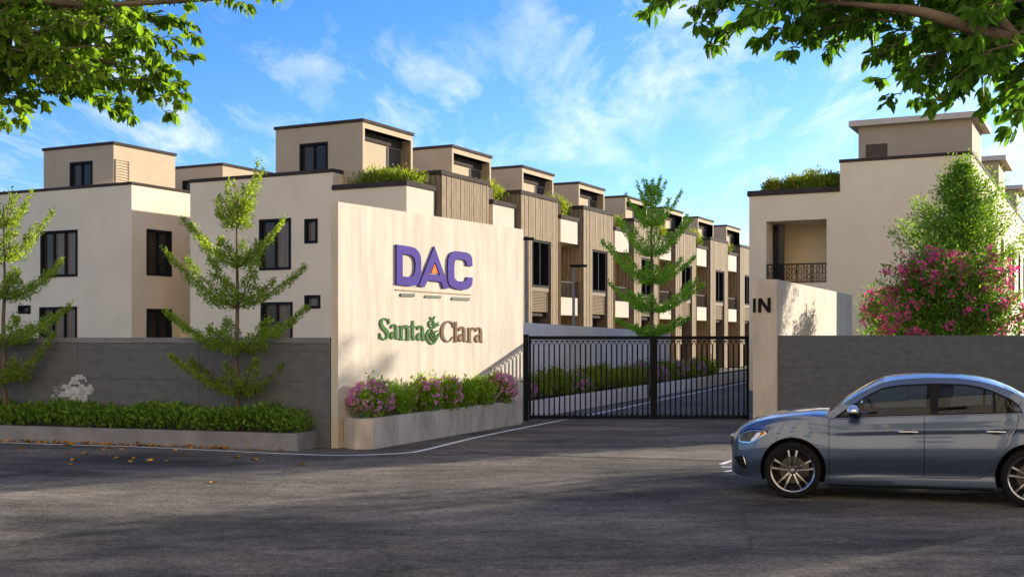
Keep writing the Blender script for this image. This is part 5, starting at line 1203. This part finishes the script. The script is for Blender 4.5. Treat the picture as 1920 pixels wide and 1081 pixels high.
db = MB(); db.box(COWL + .02, COWL + .52, -.70, .70, .72, .97, bev=.05); db.build("dashboard", seat_mat, car, True, 40)
# wheels
def wheel(x, sd):
    M0 = Matrix.Translation((x, sd * .80, TR)) @ (Matrix.Rotation(0, 4, 'Z') if sd < 0 else Matrix.Rotation(math.pi, 4, 'Z'))
    w = MB(); w.lathe([(.262, -.085), (.270, -.098), (.300, -.104), (.322, -.098), (.334, -.080), (TR, -.045), (TR, .045), (.334, .080), (.300, .104), (.262, .09)], 56, M=M0); wo = w.build("wheel", rubber, car, True, 40)
    r_ = MB(); r_.lathe([(.228, .06), (.236, -.045), (.246, -.080), (.262, -.090), (.268, -.084), (.262, -.05)], 56, M=M0); ro = r_.build("rim", alloy, wo, True, 40)
    d_ = MB(); d_.lathe([(.0005, .0), (.238, .0), (.238, .05)], 40, M=M0); d_.build("wheel_well", trim_black, wo)
    k_ = MB(); k_.lathe([(.0005, -.012), (.160, -.012), (.165, -.006), (.165, .0)], 40, M=M0); k_.box(.09, .19, -.035, -.013, -.08, .08, M=M0, bev=.008); k_.build("brake_disc", disc_mat, wo, True, 40)
    sp = MB(); sp2 = MB()
    for i in range(5):
        a0 = R(90 + 72 * i)
        for s in (-1, 1):
            def pt(r, w_, y): 
                ang = a0 + s * (.20 - .015 * (r - .05) / .20 + .10 * .05 / max(r, .05)); 
                tx = Vector((math.cos(ang), 0, math.sin(ang))); nx = Vector((-math.sin(ang), 0, math.cos(ang))); return tx * r + nx * w_ + Vector((0, y, 0))
            st = [(.045, .010, -.066), (.10, .0095, -.078), (.17, .0095, -.084), (.245, .012, -.080)]
            top, bot = [], []
            for r, hw, y in st:
                top += [pt(r, -hw, y), pt(r, hw, y)]; bot += [pt(r, -hw * 1.3, y + .035), pt(r, hw * 1.3, y + .035)]
            vv = [M0 @ p for p in top + bot]; n = len(top); ff = []; f2 = []
            for q in range(3):
                a = q * 2; ff.append((a, a + 2, a + 3, a + 1)); f2 += [(a, n + a, n + a + 2, a + 2), (a + 1, a + 3, n + a + 3, n + a + 1)]
            sp.add(vv, ff); sp.add(vv, f2, 1)
    for i in range(5):
        a = R(90 + 36 + 72 * i); sp.lathe([(.0005, -.064), (.011, -.062), (.012, -.05)], 10, M=M0 @ Matrix.Translation((.052 * math.cos(a), 0, .052 * math.sin(a))))
    sp.lathe([(.0005, -.086), (.024, -.085), (.030, -.078), (.031, -.05)], 24, M=M0); sp.lathe([(.031, -.068), (.062, -.062), (.066, -.03)], 28, 1, M=M0)
    o = sp.build("spokes", [alloy, alloy_dark], wo); bm = bmesh.new(); bm.from_mesh(o.data); bmesh.ops.recalc_face_normals(bm, faces=bm.faces[:]); bm.to_mesh(o.data); bm.free()
for x in (0, WB):
    for sd in (-1, 1): wheel(x, sd)
